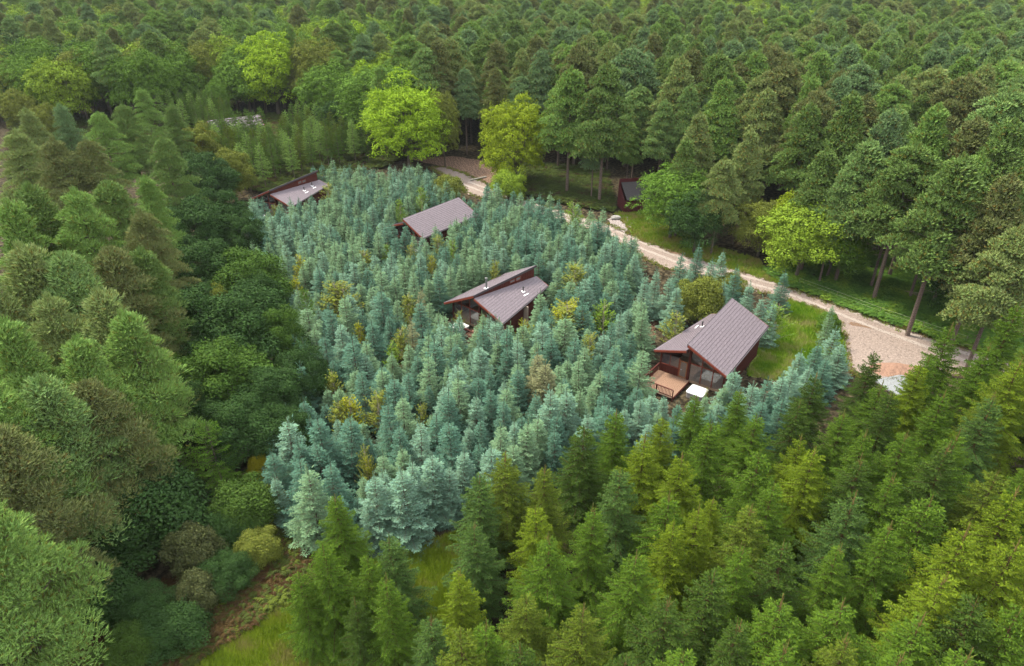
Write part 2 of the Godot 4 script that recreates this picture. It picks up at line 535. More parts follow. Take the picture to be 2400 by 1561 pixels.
		b = Bag.new()
		var lo2: Vector3 = P.call(-0.055, y0 + 0.05, u + 0.9)
		var hi2: Vector3 = P.call(-0.045, y1 - 0.05, u + 0.05)
		b.box(Vector3(minf(lo2.x, hi2.x), lo2.y, lo2.z), Vector3(maxf(lo2.x, hi2.x), hi2.y, hi2.z))
		obj("pane", b, paint("clerestory_glass", lin(0.10, 0.09, 0.09), 0.08, 0.8), clere)

	# floor, partition and front
	var fl := 0.45
	w = Bag.new()
	w.slab([P.call(-lw + 0.1, fl, uf), P.call(-lwb + 0.12, fl, ub), P.call(wr - 0.1, fl, ub), P.call(wr - 0.1, fl, uf)], Vector3(0, -0.3, 0))
	obj("floor", w, oak, root)
	w = Bag.new()
	w.slab([P.call(-lw + 0.4, h2e - 0.25, 5.5), P.call(-lw + 0.4, h2e - 0.25, 5.6), P.call(wr - 0.15, h2e - 0.25, 5.6), P.call(wr - 0.15, h2e - 0.25, 5.5)], Vector3(0, fl - h2e + 0.25, 0))
	obj("partition", w, inside, root)
	var post := func(v: float, u: float, wd: float, y0: float, y1: float, m: Material, parent: Node, nm: String) -> Node:
		var b := Bag.new()
		var c: Vector3 = P.call(v, 0, u)
		b.box(Vector3(c.x - wd * 0.5, y0, c.z - wd * 0.5), Vector3(c.x + wd * 0.5, y1, c.z + wd * 0.5))
		return obj(nm, b, m, parent)
	post.call(0.0, uf, 0.24, 0.1, high.call(0, uf) - 0.2, red, root, "post")
	post.call(wr - 0.02, uf - 0.02, 0.16, 0.1, high.call(wr, uf) - 0.2, red, root, "post")
	post.call(-lw + 0.02, uf - 0.02, 0.2, 0.1, low.call(lw, uf) - 0.2, red, root, "post")
	# glazed high side
	var bays := [0.14, wr * 0.36, wr * 0.68, wr - 0.1]
	for i in 3:
		var va: float = bays[i]
		var vb: float = bays[i + 1]
		if i:
			post.call(va, uf, 0.09, fl, high.call(va, uf) - 0.22, board_red, root, "mullion")
		for part in [[fl + 0.05, 2.55, 2.55], [2.65, high.call(va, uf) - 0.25, high.call(vb, uf) - 0.25]]:
			if part[2] <= part[0] + 0.1:
				continue
			var b := Bag.new()
			b.slab([P.call(va + 0.05, part[1], uf - 0.01), P.call(va + 0.05, part[1], uf + 0.01), P.call(vb - 0.05, part[2], uf + 0.01), P.call(vb - 0.05, part[2], uf - 0.01)], Vector3(0, part[0] - minf(part[1], part[2]), 0))
			obj("pane", b, glass, root)
	w = Bag.new()
	w.bar(P.call(0.12, 2.6, uf), P.call(wr - 0.1, 2.6, uf), 0.09, 0.09, Vector3.UP)
	obj("transom", w, board_red, root)
	# low side: boarded apron, windows, door beside the post
	var doorv := -1.15
	w = Bag.new()
	boards(w, P.call(doorv - 0.05, fl, uf), P.call(-lw + 0.1, fl, uf), fl + 0.95, fl + 0.95, 0.07, P.call(0, 0, -1))
	obj("wall", w, red, root)
	w = Bag.new()
	w.bar(P.call(doorv, fl + 1.0, uf - 0.04), P.call(-lw + 0.1, fl + 1.0, uf - 0.04), 0.16, 0.07, Vector3.UP)
	obj("sill", w, board_red, root)
	var mid := (doorv - lw) * 0.5
	for q in [[doorv - 0.06, mid + 0.05], [mid - 0.05, -lw + 0.14]]:
		var b := Bag.new()
		b.slab([P.call(q[0], 2.75, uf - 0.01), P.call(q[0], 2.75, uf + 0.01), P.call(q[1], 2.75, uf + 0.01), P.call(q[1], 2.75, uf - 0.01)], Vector3(0, fl + 1.04 - 2.75, 0))
		obj("pane", b, glass, root)
	post.call(mid, uf, 0.08, fl + 1.0, 2.8, board_red, root, "mullion")
	post.call(doorv, uf, 0.1, fl, 2.8, board_red, root, "mullion")
	w = Bag.new()
	w.slab([P.call(-0.12, low.call(0.12, uf) - 0.2, uf), P.call(-0.12, low.call(0.12, uf) - 0.2, uf + 0.08), P.call(-lw + 0.1, low.call(lw, uf) - 0.2, uf + 0.08), P.call(-lw + 0.1, low.call(lw, uf) - 0.2, uf)], Vector3(0, -(low.call(lw, uf) - 0.2 - 2.8), 0))
	obj("wall", w, red, root)
	w = Bag.new()
	for e in [[fl, 2.55, -1.08, -0.98], [fl, 2.55, -0.28, -0.18], [fl, fl + 0.14, -0.98, -0.28], [2.42, 2.55, -0.98, -0.28]]:
		var lo3: Vector3 = P.call(e[2], e[0], uf + 0.03)
		var hi3: Vector3 = P.call(e[3], e[1], uf - 0.03)
		w.box(Vector3(minf(lo3.x, hi3.x), lo3.y, lo3.z), Vector3(maxf(lo3.x, hi3.x), hi3.y, hi3.z))
	var door := obj("door", w, paint("door_oak", lin(0.30, 0.12, 0.05), 0.6, 0.4, 0.9, 0.3), root)
	w = Bag.new()
	w.slab([P.call(-0.98, 2.42, uf - 0.01), P.call(-0.98, 2.42, uf + 0.01), P.call(-0.28, 2.42, uf + 0.01), P.call(-0.28, 2.42, uf - 0.01)], Vector3(0, fl + 0.14 - 2.42, 0))
	obj("pane", w, glass, door)
	w = Bag.new()
	w.bar(P.call(-0.9, 1.45, uf - 0.08), P.call(-0.76, 1.45, uf - 0.08), 0.03, 0.03, Vector3.UP)
	obj("handle", w, flash, door)
	if which > 3:
		return
	# deck of single boards, with joists' skirt and railing
	var d0 := -3.4 if which == 0 else -1.7
	var k := 0
	var v := -lw - 0.1
	var deck := Bag.new()
	deck.slab([P.call(-lw - 0.1, fl - 0.06, d0 + 0.1), P.call(-lw - 0.1, fl - 0.06, uf - 0.1), P.call(0.35, fl - 0.06, uf - 0.1), P.call(0.35, fl - 0.06, d0 + 0.1)], Vector3(0, -0.22, 0))
	var deck_node := obj("deck", deck, red, root)
	while v < 0.22:
		var b := Bag.new()
		b.slab([P.call(v, fl - 0.01, d0), P.call(v, fl - 0.01, uf - 0.13), P.call(v + 0.16, fl - 0.01, uf - 0.13), P.call(v + 0.16, fl - 0.01, d0)], Vector3(0, -0.045, 0))
		obj("deck_board", b, timber, deck_node)
		v += 0.178
	var rail := Bag.new()
	rail.bar(P.call(-lw - 0.06, 1.45, d0 + 0.04), P.call(0.3, 1.45, d0 + 0.04), 0.14, 0.06, Vector3.UP)
	rail.bar(P.call(-lw - 0.06, 1.45, d0 + 0.1), P.call(-lw - 0.06, 1.45, uf - 0.2), 0.14, 0.06, Vector3.UP)
	rail.bar(P.call(-lw - 0.06, 0.6, d0 + 0.04), P.call(0.3, 0.6, d0 + 0.04), 0.06, 0.06, Vector3.UP)
	rail.bar(P.call(-lw - 0.06, 0.6, d0 + 0.1), P.call(-lw - 0.06, 0.6, uf - 0.2), 0.06, 0.06, Vector3.UP)
	var rails := obj("railing", rail, red, root)
	for e in [[-lw - 0.06, d0 + 0.04], [-lw - 0.06, -0.6], [-1.6, d0 + 0.04], [0.3, d0 + 0.04]]:
		post.call(e[0], e[1], 0.1, 0.0, 1.41, red, rails, "post")
	var nb := int((lw + 0.3) / 0.16)
	for i in nb:
		post.call(-lw + 0.06 + i * 0.16, d0 + 0.04, 0.045, 0.62, 1.42, red, rails, "baluster")
	for i in int((0.7 - d0) / 0.16):
		post.call(-lw - 0.06, d0 + 0.2 + i * 0.16, 0.045, 0.62, 1.42, red, rails, "baluster")
	for e in [[0.25, d0 + 0.2], [0.25, -0.6], [-1.5, d0 + 0.2]]:
		post.call(e[0], e[1], 0.12, 0.0, fl - 0.28, red, deck_node, "post")
	# hot tub in front of the tall windows
	var turn := root.rotation.y
	var place := root.transform * (P.call(1.95, 0.002, -0.75) as Vector3)
	var tub := thing("hot_tub", ["square hot tub under a white cover beside the open wooden deck", "white covered hot tub before the cabin with the tall flue", "white covered hot tub before the cabin with one unbroken roof slope", "white covered hot tub before the cabin with two vent pipes"][which], "hot tub", place, turn, "covered hot tubs on the cabin decks")
	var sh := Bag.new()
	rounded(sh, 0.9, 0.9, 0.0, 0.6, 0.22)
	obj("shell", sh, paint("tub_cabinet", lin(0.22, 0.20, 0.19), 0.7, 0.4), tub)
	sh = Bag.new()
	rounded(sh, 0.94, 0.94, 0.602, 0.7, 0.24)
	obj("cover", sh, paint("tub_cover", lin(0.5, 0.52, 0.52), 0.7, 0.4), tub)

func rounded(b: Bag, hx: float, hz: float, y0: float, y1: float, rad: float) -> void:
	var rim := []
	for c in [[1, 1, 0.0], [-1, 1, PI / 2], [-1, -1, PI], [1, -1, PI * 1.5]]:
		for i in 6:
			var a: float = c[2] + PI / 2 * i / 5.0
			rim.append(Vector3(c[0] * (hx - rad) + cos(a) * rad, y1, c[1] * (hz - rad) + sin(a) * rad))
	b.slab(rim, Vector3(0, y0 - y1, 0))

# ---------------------------------------------------------------- foliage templates
func shoot(b: Bag, a: Vector3, d: Vector3, w: float, col: Color, crossed: bool) -> void:
	var side := d.cross(Vector3(rng.randfn() * 0.4, 1.0, rng.randfn() * 0.4)).normalized() * w
	var m := a + d * 0.42
	var e := a + d
	b.tri(a, m + side, e, col)
	b.tri(a, e, m - side, col)
	if crossed:
		var up := d.cross(side).normalized() * w
		b.tri(a, m + up, e, col)
		b.tri(a, e, m - up, col)

func shade_of(warm := 0.12) -> Color:
	# natural difference from shoot to shoot, around one
	var k := r(0.72, 1.0)
	return Color(k * r(1.0 - warm, 1.0), k, k * r(1.0 - warm * 1.6, 1.0))

func conifer_branch(L: float, droop: float, tip: float, gap: float, sl: float, sw: float, hang: float, spread: float, crossed: bool, fresh: Color, lift := 0.28) -> Spray:
	var o := Spray.new()
	o.size = L
	var P := func(t: float) -> Vector3: return Vector3(L * t, L * (-droop * t * t + tip * pow(t, 4.0)), 0)
	o.wood.tube(P.call(0.0), P.call(0.5), 0.022 * sqrt(L), 0.015 * sqrt(L), 3, Color(0.3, 0.3, 0.35))
	o.wood.tube(P.call(0.5), P.call(1.0), 0.015 * sqrt(L), 0.005, 3, Color(0.3, 0.3, 0.35))
	var n := int(maxf(2.0, L / gap))
	for i in n:
		var t := (i + 0.6) / n
		if t < 0.16 and L > 0.8:
			continue
		var base: Vector3 = P.call(t)
		for s in [-1.0, 1.0]:
			var l := clampf(spread * L * (1.06 - t) * minf(1.0, t * 3.0), sl * 0.6, 1.1) * r(0.75, 1.15)
			var ang := r(0.7, 1.1)
			var dir := Vector3(cos(ang), r(-0.1, 0.16), s * sin(ang)).normalized()
			var side: Vector3 = Vector3(-dir.z, 0, dir.x) * s
			var k := int(maxf(1.0, l / (sl * 0.62)))
			for j in k:
				var f := (j + 0.35) / k
				var q := base + dir * l * f + Vector3(0, -hang * l * f * f, 0)
				for s2 in [-1.0, 1.0]:
					var d2: Vector3 = (dir * 0.8 + side * s2 * 0.75 + Vector3(0, r(-lift * 1.25, lift * 0.7) - hang * f * 0.6, 0)).normalized() * sl * r(0.75, 1.2)
					shoot(o.leaf, q, d2, sw, shade_of(), crossed)
			var e := base + dir * l * 0.9 + Vector3(0, -hang * l * 0.8, 0)
			shoot(o.leaf, e, (dir + Vector3(0, -hang * 0.7, 0)).normalized() * sl, sw, shade_of() * fresh, crossed)
		shoot(o.leaf, base, Vector3(r(0.3, 0.7), r(0.15, 0.6), r(-0.3, 0.3)).normalized() * sl, sw, shade_of(), crossed)
	for k in 3:
		shoot(o.leaf, P.call(0.94), Vector3(1, r(-0.2, 0.3), r(-0.6, 0.6)).normalized() * sl * 1.1, sw, shade_of() * fresh, crossed)
	return o

func conifer(h: float, rad: float, first: float, whorl: float, per: int, power: float, temps: Array, low_el: float, top_el: float, leader: float, trunk_r: float, ragged := 0.19, loose := 0.3, sway := 0.12, roll := 0.25) -> Spray:
	var o := Spray.new()
	var lean := Vector3(r(-0.02, 0.02), 0, r(-0.02, 0.02)) * h
	var core := func(y: float) -> Vector3: return lean * pow(y / h, 2.0) + Vector3(0, y, 0)
	for i in 6:
		o.wood.tube(core.call(h * i / 6.0), core.call(h * (i + 1) / 6.0), trunk_r * (1.0 - i / 6.0) + 0.006, trunk_r * (1.0 - (i + 1) / 6.0) + 0.006, 7, Color(0.45, 0.45, 0.5) if i < 5 else Color(0.8, 0.8, 0.8))
	var y := first
	while y < h - leader:
		var f := (y - first) / (h - first)
		var reach := rad * pow(1.0 - f, power) * (0.72 + 0.28 * minf(1.0, f * 6.0)) + 0.10
		var n := per + rng.randi_range(-1, 1)
		if f > 0.8:
			n -= 1
		var a0 := r(0, TAU)
		for i in n:
			var want := reach * r(1.0 - ragged * 1.35, 1.0 + ragged * 0.65)
			var pick: Array = temps[0]
			for t in temps:
				if absf(t[0].size - want) < absf(pick[0].size - want):
					pick = t
			var br: Spray = pick[rng.randi() % pick.size()]
			var k := want / br.size
			var basis := Basis(Vector3.UP, a0 + TAU * i / n + r(-0.25, 0.25)) * Basis(Vector3.BACK, lerpf(low_el, top_el, f) + r(-sway, sway)) * Basis(Vector3.RIGHT, r(-roll, roll))
			o.add(br, Transform3D(basis.scaled_local(Vector3(k, k, k * r(0.85, 1.15))), core.call(clampf(y + r(-loose, loose) * whorl, 0.2, h - leader * 0.6))))
		y += whorl * (1.0 - 0.4 * f) * r(0.8, 1.2)
	return o

func spire(o: Spray, h: float, leader: float, sl: float, sw: float, tan_tip: bool, crossed: bool) -> void:
	# the year's leading shoot and its crown of upright side shoots
	var n := int(leader / 0.09)
	for i in n:
		var y := h - leader + leader * i / n
		for k in 3:
			var a := r(0, TAU)
			var d := Vector3(cos(a) * 0.8, r(0.5, 1.2), sin(a) * 0.8).normalized() * sl * r(0.5, 0.9)
			shoot(o.leaf, Vector3(0, y, 0), d, sw * 0.8, shade_of(), crossed)
	var arms := rng.randi_range(2, 5)
	for k in arms:
		var a := TAU * k / arms + r(-0.5, 0.5)
		var b := Vector3(0, h - leader * r(0.75, 1.1), 0)
		var e := b + Vector3(cos(a) * 0.35, r(0.25, 0.5), sin(a) * 0.35) * (leader + 0.3)
		if tan_tip:
			o.wood.tube(b, b.lerp(e, r(0.5, 0.9)), 0.016, 0.008, 3)
			shoot(o.leaf, b.lerp(e, 0.4), (e - b) * 0.7, sw * 0.9, shade_of(), crossed)
		else:
			for j in 3:
				shoot(o.leaf, b.lerp(e, j / 3.0), (e - b) * 0.45 + Vector3(r(-0.1, 0.1), 0, r(-0.1, 0.1)), sw, shade_of(), crossed)
	o.wood.tube(Vector3(0, h - leader, 0), Vector3(0, h + (0.1 if tan_tip else -0.1), 0), 0.03 if tan_tip else 0.012, 0.016 if tan_tip else 0.008, 4)
	if not tan_tip:
		shoot(o.leaf, Vector3(0, h - leader * 0.7, 0), Vector3(0.01, leader * 0.75, 0.0), 0.035, Color(1, 1, 0.9), true)

func needle_cushion(fine := false) -> Spray:
	# the tufted end of a pine bough: many short shoots clothed in needles, turned to the light
	var o := Spray.new()
	var n := 30 if fine else 17
	for i in n:
		var a := i * 2.39996 + r(-0.5, 0.5)
		var up := 1.0 - 0.95 * i / (n - 1.0)
		var k := sqrt(1.0 - up * up)
		var d := Vector3(cos(a) * k, up + 0.15, sin(a) * k)
		brush(o.leaf, d * Vector3(0.62, 0.30, 0.62) * r(0.5, 1.1), d + Vector3(0, 0.8, 0), r(0.34, 0.55) * (0.8 if fine else 1.0), rng.randf() < 0.92, 0.075 if fine else 0.16, 6 if fine else 5)
	return o

func pine_tree(h: float, rx: float, base: float, temps: Array, n := 58, taper := 0.8) -> Spray:
	# boughs at uneven heights, each bearing a flat pad of needle cushions; the head tapers
	var o := Spray.new()
	o.wood.tube(Vector3.ZERO, Vector3(0, h * 0.5, 0), 0.27, 0.19, 8)
	o.wood.tube(Vector3(0, h * 0.5, 0), Vector3(0, h * 0.97, 0), 0.19, 0.03, 7)
	for i in n:
		var f := pow((i + r(0.0, 1.0)) / n, 1.12)
		var y := lerpf(base, h - 0.6, f)
		var reach := rx * pow(1.0 - f, taper) * minf(1.0, 0.78 + f * 1.2)
		var az := i * 2.39996 + r(-0.5, 0.5)
		var out := reach * (r(0.72, 1.12) if i % 4 else r(0.3, 0.5))
		var dir := Vector3(cos(az), 0, sin(az))
		var a := Vector3(0, y - out * 0.12, 0)
		var c := dir * out + Vector3(0, y + out * r(0.0, 0.22), 0)
		o.wood.tube(a, c, 0.055, 0.015, 4)
		var pr := (0.42 + rx * 0.23 * (1.0 - f * 0.75)) * r(0.7, 1.3)
		var m := int(5 + 7.0 * pr)
		var side := Vector3(-dir.z, 0, dir.x)
		for j in m:
			var aa := j * 2.39996
			var rr := sqrt((j + 0.5) / m)
			var p := c + (dir * cos(aa) * 0.95 + side * sin(aa)) * rr * pr * 1.15 + Vector3(0, (1.0 - rr * rr) * pr * 0.55 + r(-0.12, 0.12), 0) - dir * pr * 0.25
			var tilt := (Vector3(0, 1.1, 0) + (p - c) * 0.35 / pr + dir * 0.35).normalized()
			var x := tilt.cross(Vector3(rng.randfn(), 0.2, rng.randfn())).normalized()
			var t: Spray = temps[rng.randi() % temps.size()]
			o.leaf.add(t.leaf, Transform3D(Basis(x, tilt, x.cross(tilt)).scaled(Vector3.ONE * r(0.7, 1.15)), p))
	for k in 6:
		var t: Spray = temps[k]
		o.leaf.add(t.leaf, Transform3D(Basis().scaled(Vector3(0.5, 1.3, 0.5)), Vector3(r(-0.2, 0.2), h - 0.32 * k, r(-0.2, 0.2))))
	return o

func brush(b: Bag, a: Vector3, dir: Vector3, l: float, green: bool, thin := 0.16, n := 5) -> void:
	# a shoot clothed in long needles, drawn as tapering sprays; old ones are brownish
	var d := dir.normalized()
	var x := d.cross(Vector3(0.2, 0.3, 0.93)).normalized()
	var y := d.cross(x)
	var col := shade_of(0.16)
	if not green:
		col = Color(0.95, 0.66, 0.45) * r(0.6, 0.9)
	for i in n:
		var an := TAU * i / n * 2.0 + r(-0.4, 0.4)
		var p := a + d * l * 0.12 * i
		var out := (x * cos(an) + y * sin(an))
		var e := p + (d * r(0.7, 1.0) + out * 0.5).normalized() * l * r(0.6, 0.85)
		var w := out.cross(d) * l * thin
		b.tri(p - w, e, p + w, col * r(0.9, 1.08))

func leaf_clump(n: int, rad: float, size: float, flat := 0.55, warm := 0.14) -> Spray:
	# leaves lie like shingles over a small dome, with an untidy rim
	var o := Spray.new()
	for i in n:
		var up := 1.0 - 1.15 * (i + r(0.0, 1.0)) / n
		var az := i * 2.39996 + r(-0.5, 0.5)
		var rr := sqrt(maxf(0.0, 1.0 - up * up))
		var d := Vector3(cos(az) * rr, up, sin(az) * rr)
		var p := d * Vector3(rad, rad * flat, rad) * r(0.55, 1.25)
		var nr := (Vector3(d.x, d.y / flat * 0.8 + 0.3, d.z) + Vector3(rng.randfn(), rng.randfn(), rng.randfn()) * 0.5).normalized()
		var x := nr.cross(Vector3(rng.randfn(), rng.randfn(), rng.randfn())).normalized()
		var y := nr.cross(x)
		var k := size * r(0.65, 1.25)
		var col := shade_of(warm)
		var a := p - x * k * 0.5
		var b := p + x * k * 0.5 - nr * k * 0.12
		o.leaf.tri(a, p + y * k * 0.34, b, col)
		o.leaf.tri(a, b, p - y * k * 0.34, col)
	return o

func broadleaf(h: float, rx: float, base: float, nl: int, per: int, temps: Array, trunk_r: float, lobe := 0.36, narrow := 0.0, leaf := 0.28) -> Spray:
	var o := Spray.new()
	var ry := (h - base) * 0.5
	var c := Vector3(0, base + ry, 0)
	var fork := Vector3(r(-0.2, 0.2), base * 0.75 + ry * 0.35, r(-0.2, 0.2))
	o.wood.tube(Vector3.ZERO, fork * 0.5, trunk_r * 1.1, trunk_r * 0.85, 8)
	o.wood.tube(fork * 0.5, fork, trunk_r * 0.85, trunk_r * 0.7, 8)
	for i in nl:
		var yy := 1.0 - 2.0 * (i + 0.5) / nl * 0.86
		var az := i * 2.39996 + r(-0.35, 0.35)
		var rr := sqrt(maxf(0.0, 1.0 - yy * yy))
		var dir := Vector3(cos(az) * rr, yy, sin(az) * rr)
		var out := r(0.46, 0.92)
		var wide := 1.0 - narrow * clampf(yy, 0.0, 1.0)
		var lc := c + Vector3(dir.x * rx * out * wide, dir.y * ry * out, dir.z * rx * out * wide)
		var lr := minf(rx, ry * 1.2) * lobe * r(0.65, 1.3)
		var mid := fork.lerp(lc, 0.5) + Vector3(r(-0.3, 0.3), r(0.0, 0.4), r(-0.3, 0.3)) * rx * 0.15
		o.wood.tube(fork, mid, trunk_r * 0.32, trunk_r * 0.18, 4)
		o.wood.tube(mid, lc, trunk_r * 0.18, trunk_r * 0.06, 4)
		for j in per:
			var up2 := 1.0 - 1.5 * (j + 0.5) / per
			var az2 := j * 2.39996 + i * 1.7
			var r2 := sqrt(maxf(0.0, 1.0 - up2 * up2))
			var d2 := (Vector3(cos(az2) * r2, up2, sin(az2) * r2) + dir * 0.35).normalized()
			var p := lc + d2 * Vector3(lr, lr * 0.8, lr) * r(0.62, 1.22)
			var t: Spray = temps[rng.randi() % temps.size()]
			var up := (d2 * 0.7 + Vector3(0, 0.7, 0)).normalized()
			var x := up.cross(Vector3(rng.randfn(), 0.3, rng.randfn())).normalized()
			o.leaf.add(t.leaf, Transform3D(Basis(x, up, x.cross(up)).scaled(Vector3.ONE * r(0.65, 1.35)), p))
		for j in (4 if leaf > 0.0 else 0):          # leafy sprigs that break the outline
			var a3 := r(0, TAU)
			var out3 := (dir + Vector3(cos(a3) * 0.7, r(-0.1, 0.9), sin(a3) * 0.7)).normalized()
			var b3 := lc + out3 * lr * 0.85
			sprig(o, b3, out3 * lr * r(0.35, 0.75) + Vector3(0, lr * 0.1, 0), leaf, 9)
	return o

func sprig(o: Spray, a: Vector3, d: Vector3, size: float, n: int) -> void:
	for i in n:
		var p := a + d * (i + 0.5) / n + Vector3(r(-1, 1), r(-1, 1), r(-1, 1)) * size * 0.55
		var nr := (Vector3(0, 0.9, 0) + Vector3(rng.randfn(), rng.randfn(), rng.randfn()) * 0.6).normalized()
		var x := nr.cross(Vector3(rng.randfn(), rng.randfn(), rng.randfn())).normalized() * size * r(0.35, 0.6)
		var y := nr.cross(x) * 0.66
		var col := shade_of(0.16)
		o.leaf.tri(p - x, p + y, p + x, col)
		o.leaf.tri(p - x, p + x, p - y, col)

func sapling(h: float, rad: float) -> Spray:
	# slender stem with steep leafy twigs
	var o := Spray.new()
	o.wood.tube(Vector3.ZERO, Vector3(0, h * 0.9, 0), 0.05, 0.01, 5)
	for i in 95:
		var f := r(0.08, 0.97)
		var az := r(0, TAU)
		var l := rad * 1.9 * (1.05 - 0.75 * f) * r(0.5, 1.2) + 0.15
		var d := Vector3(cos(az) * 0.6, r(0.55, 1.1), sin(az) * 0.6).normalized() * l
		var a := Vector3(0, h * f * 0.82, 0)
		o.wood.tube(a, a + d, 0.012, 0.005, 3)
		sprig(o, a + d * 0.3, d * 0.8, 0.13, int(6 + l * 11))
	return o

var kinds := {}                # name -> array of [crown mesh, trunk mesh, height, radius]

func keep(kind: String, o: Spray, h: float, rad: float) -> void:
	if not kinds.has(kind):
		kinds[kind] = []
	kinds[kind].append([o.leaf.mesh(), o.wood.mesh(), h, rad])

func make_templates() -> void:
	# blue-green young spruce: flat tiers of stiff short shoots
	var t := []
	for q in [[0.4, 2], [0.9, 3], [1.5, 3], [2.2, 3]]:
		var set_ := []
		for k in q[1]:
			set_.append(conifer_branch(q[0], 0.14, 0.15, 0.17, 0.19, 0.036, 0.06, 0.56, false, Color(1.05, 1.08, 1.1), 0.1))
		t.append(set_)
	for q in [[7.2, 2.6], [7.6, 2.35], [6.8, 2.7], [7.9, 2.65], [7.0, 2.3], [7.4, 2.5], [7.3, 2.15], [7.5, 2.45]]:
		var o := conifer(q[0], q[1], 0.35, 0.44, 6, 1.22, t, -0.14, 0.42, 0.9, 0.08, 0.24, 0.22, 0.09, 0.1)
		spire(o, q[0], 0.95, 0.17, 0.04, false, false)
		keep("blue_spruce", o, q[0], q[1])
	# tall dark green spruce of the front stand: hanging sprays
	t = []
	for q in [[0.5, 2], [1.0, 3], [1.8, 4], [2.8, 4]]:
		var set_ := []
		for k in q[1]:
			set_.append(conifer_branch(q[0], 0.20, 0.14, 0.20, 0.19, 0.036, 0.5, 0.40, true, Color(1.25, 1.18, 0.9)))
		t.append(set_)
	for q in [[11.0, 3.5], [12.0, 3.7], [10.0, 3.3], [12.5, 3.4], [11.5, 3.8], [10.5, 3.1]]:
		var o := conifer(q[0], q[1], 0.8, 0.50, 7, 0.88, t, -0.22, 0.50, 0.9, 0.16, 0.34, 0.4, 0.18)
		spire(o, q[0], r(0.7, 1.1), 0.17, 0.03, q[0] > 11.2 or q[0] < 10.2, true)
		keep("spruce", o, q[0], q[1])
	# young fir with bare lower stems
	for q in [[9.0, 1.5], [8.5, 1.4], [9.6, 1.6]]:
		var o := conifer(q[0], q[1], 2.6, 0.5, 6, 0.7, t, -0.15, 0.6, 0.8, 0.09)
		spire(o, q[0], 0.8, 0.17, 0.035, false, false)
		keep("fir", o, q[0], q[1])
	# larch: long feathery limbs
	t = []
	for q in [[0.6, 2], [1.4, 3], [2.8, 3]]:
		var set_ := []
		for k in q[1]:
			set_.append(conifer_branch(q[0], 0.02, 0.14, 0.22, 0.24, 0.03, 0.35, 0.30, true, Color(1.1, 1.1, 1.0)))
		t.append(set_)
	for q in [[9.0, 3.4], [8.0, 3.0]]:
		var o := conifer(q[0], q[1], 1.4, 0.62, 6, 0.75, t, -0.05, 0.5, 0.8, 0.13)
		spire(o, q[0], 0.8, 0.2, 0.03, false, true)
		keep("larch", o, q[0], q[1])
	# pines
	var pb := []
	for k in 6:
		pb.append(needle_cushion())
	var fb := []
	for k in 6:
		fb.append(needle_cushion(true))
	for q in [[20.0, 4.6, 5.0, 0.7], [19.0, 4.2, 5.0, 0.85], [20.0, 4.9, 6.0, 0.6]]:
		keep("near_pine", pine_tree(q[0], q[1], q[2], fb, 46, q[3]), q[0], q[1])
	for q in [[22.0, 4.6, 8.5, 0.75], [20.0, 4.4, 7.0, 0.6], [23.0, 4.4, 10.0, 0.85], [21.0, 5.0, 9.0, 0.45], [22.0, 4.0, 8.0, 0.8]]:
		var o := pine_tree(q[0], q[1], q[2], pb, 56, q[3])
		# dead snags below the crown
		for k in 9:
			var a := r(0, TAU)
			var y: float = q[2] * r(0.55, 1.0)
			o.wood.tube(Vector3(0, y, 0), Vector3(cos(a), r(-0.15, 0.25), sin(a)) * r(0.8, 2.4) + Vector3(0, y, 0), 0.04, 0.012, 3)
		keep("pine", o, q[0], q[1])
	# broadleaved trees
	var lc := []
	for k in 5:
		lc.append(leaf_clump(46, 0.80, 0.30))
	for q in [[17.0, 6.8, 2.4, 46, 14], [16.0, 6.0, 2.0, 42, 13], [18.0, 6.3, 2.8, 46, 13], [15.0, 6.4, 1.8, 40, 14]]:
		keep("broadleaf", broadleaf(q[0], q[1], q[2], q[3], q[4], lc, 0.34), q[0], q[1])
	lc = []
	for k in 5:
		lc.append(leaf_clump(54, 0.85, 0.29))
	for q in [[20.0, 9.0, 0.4, 66, 14], [20.0, 8.4, 0.5, 62, 14], [19.0, 7.6, 0.6, 56, 14]]:
		keep("beech", broadleaf(q[0], q[1], q[2], q[3], q[4], lc, 0.5, 0.27), q[0], q[1])
	# big-leaved dark trees and hollies near the camera
	lc = []
	for k in 5:
		lc.append(leaf_clump(60, 0.62, 0.20))
	for q in [[11.0, 4.2, 1.2, 34, 18], [10.0, 4.6, 1.0, 36, 18], [12.0, 3.9, 1.4, 34, 18]]:
		keep("chestnut", broadleaf(q[0], q[1], q[2], q[3], q[4], lc, 0.28, 0.28, 0.0, 0.2), q[0], q[1])
	lc = []
	for k in 5:
		lc.append(leaf_clump(60, 0.40, 0.12))
	for q in [[6.0, 3.0, 0.2, 34, 18], [4.0, 2.0, 0.15, 26, 16], [3.0, 1.5, 0.1, 20, 14]]:
		keep("shrub", broadleaf(q[0], q[1], q[2], q[3], q[4], lc, 0.12, 0.34, 0.0, 0.12), q[0], q[1])
	# birch and willow saplings: narrow, twiggy
	for q in [[5.6, 0.9], [5.0, 0.7], [6.0, 1.1]]:
		keep("birch", sapling(q[0], q[1]), q[0], q[1])

# ---------------------------------------------------------------- planting
const CALLED := {"blue_spruce": "blue_spruce", "spruce": "spruce_tree", "fir": "young_fir", "larch": "larch_tree", "pine": "pine_tree", "near_pine": "pine_tree", "broadleaf": "broadleaf_tree", "beech": "beech_tree", "chestnut": "chestnut_tree", "shrub": "shrub", "birch": "birch_sapling"}
const WORD := {"blue_spruce": "spruce", "spruce": "spruce", "fir": "fir", "larch": "larch", "pine": "pine", "near_pine": "pine", "broadleaf": "tree", "beech": "tree", "chestnut": "tree", "shrub": "shrub", "birch": "sapling"}

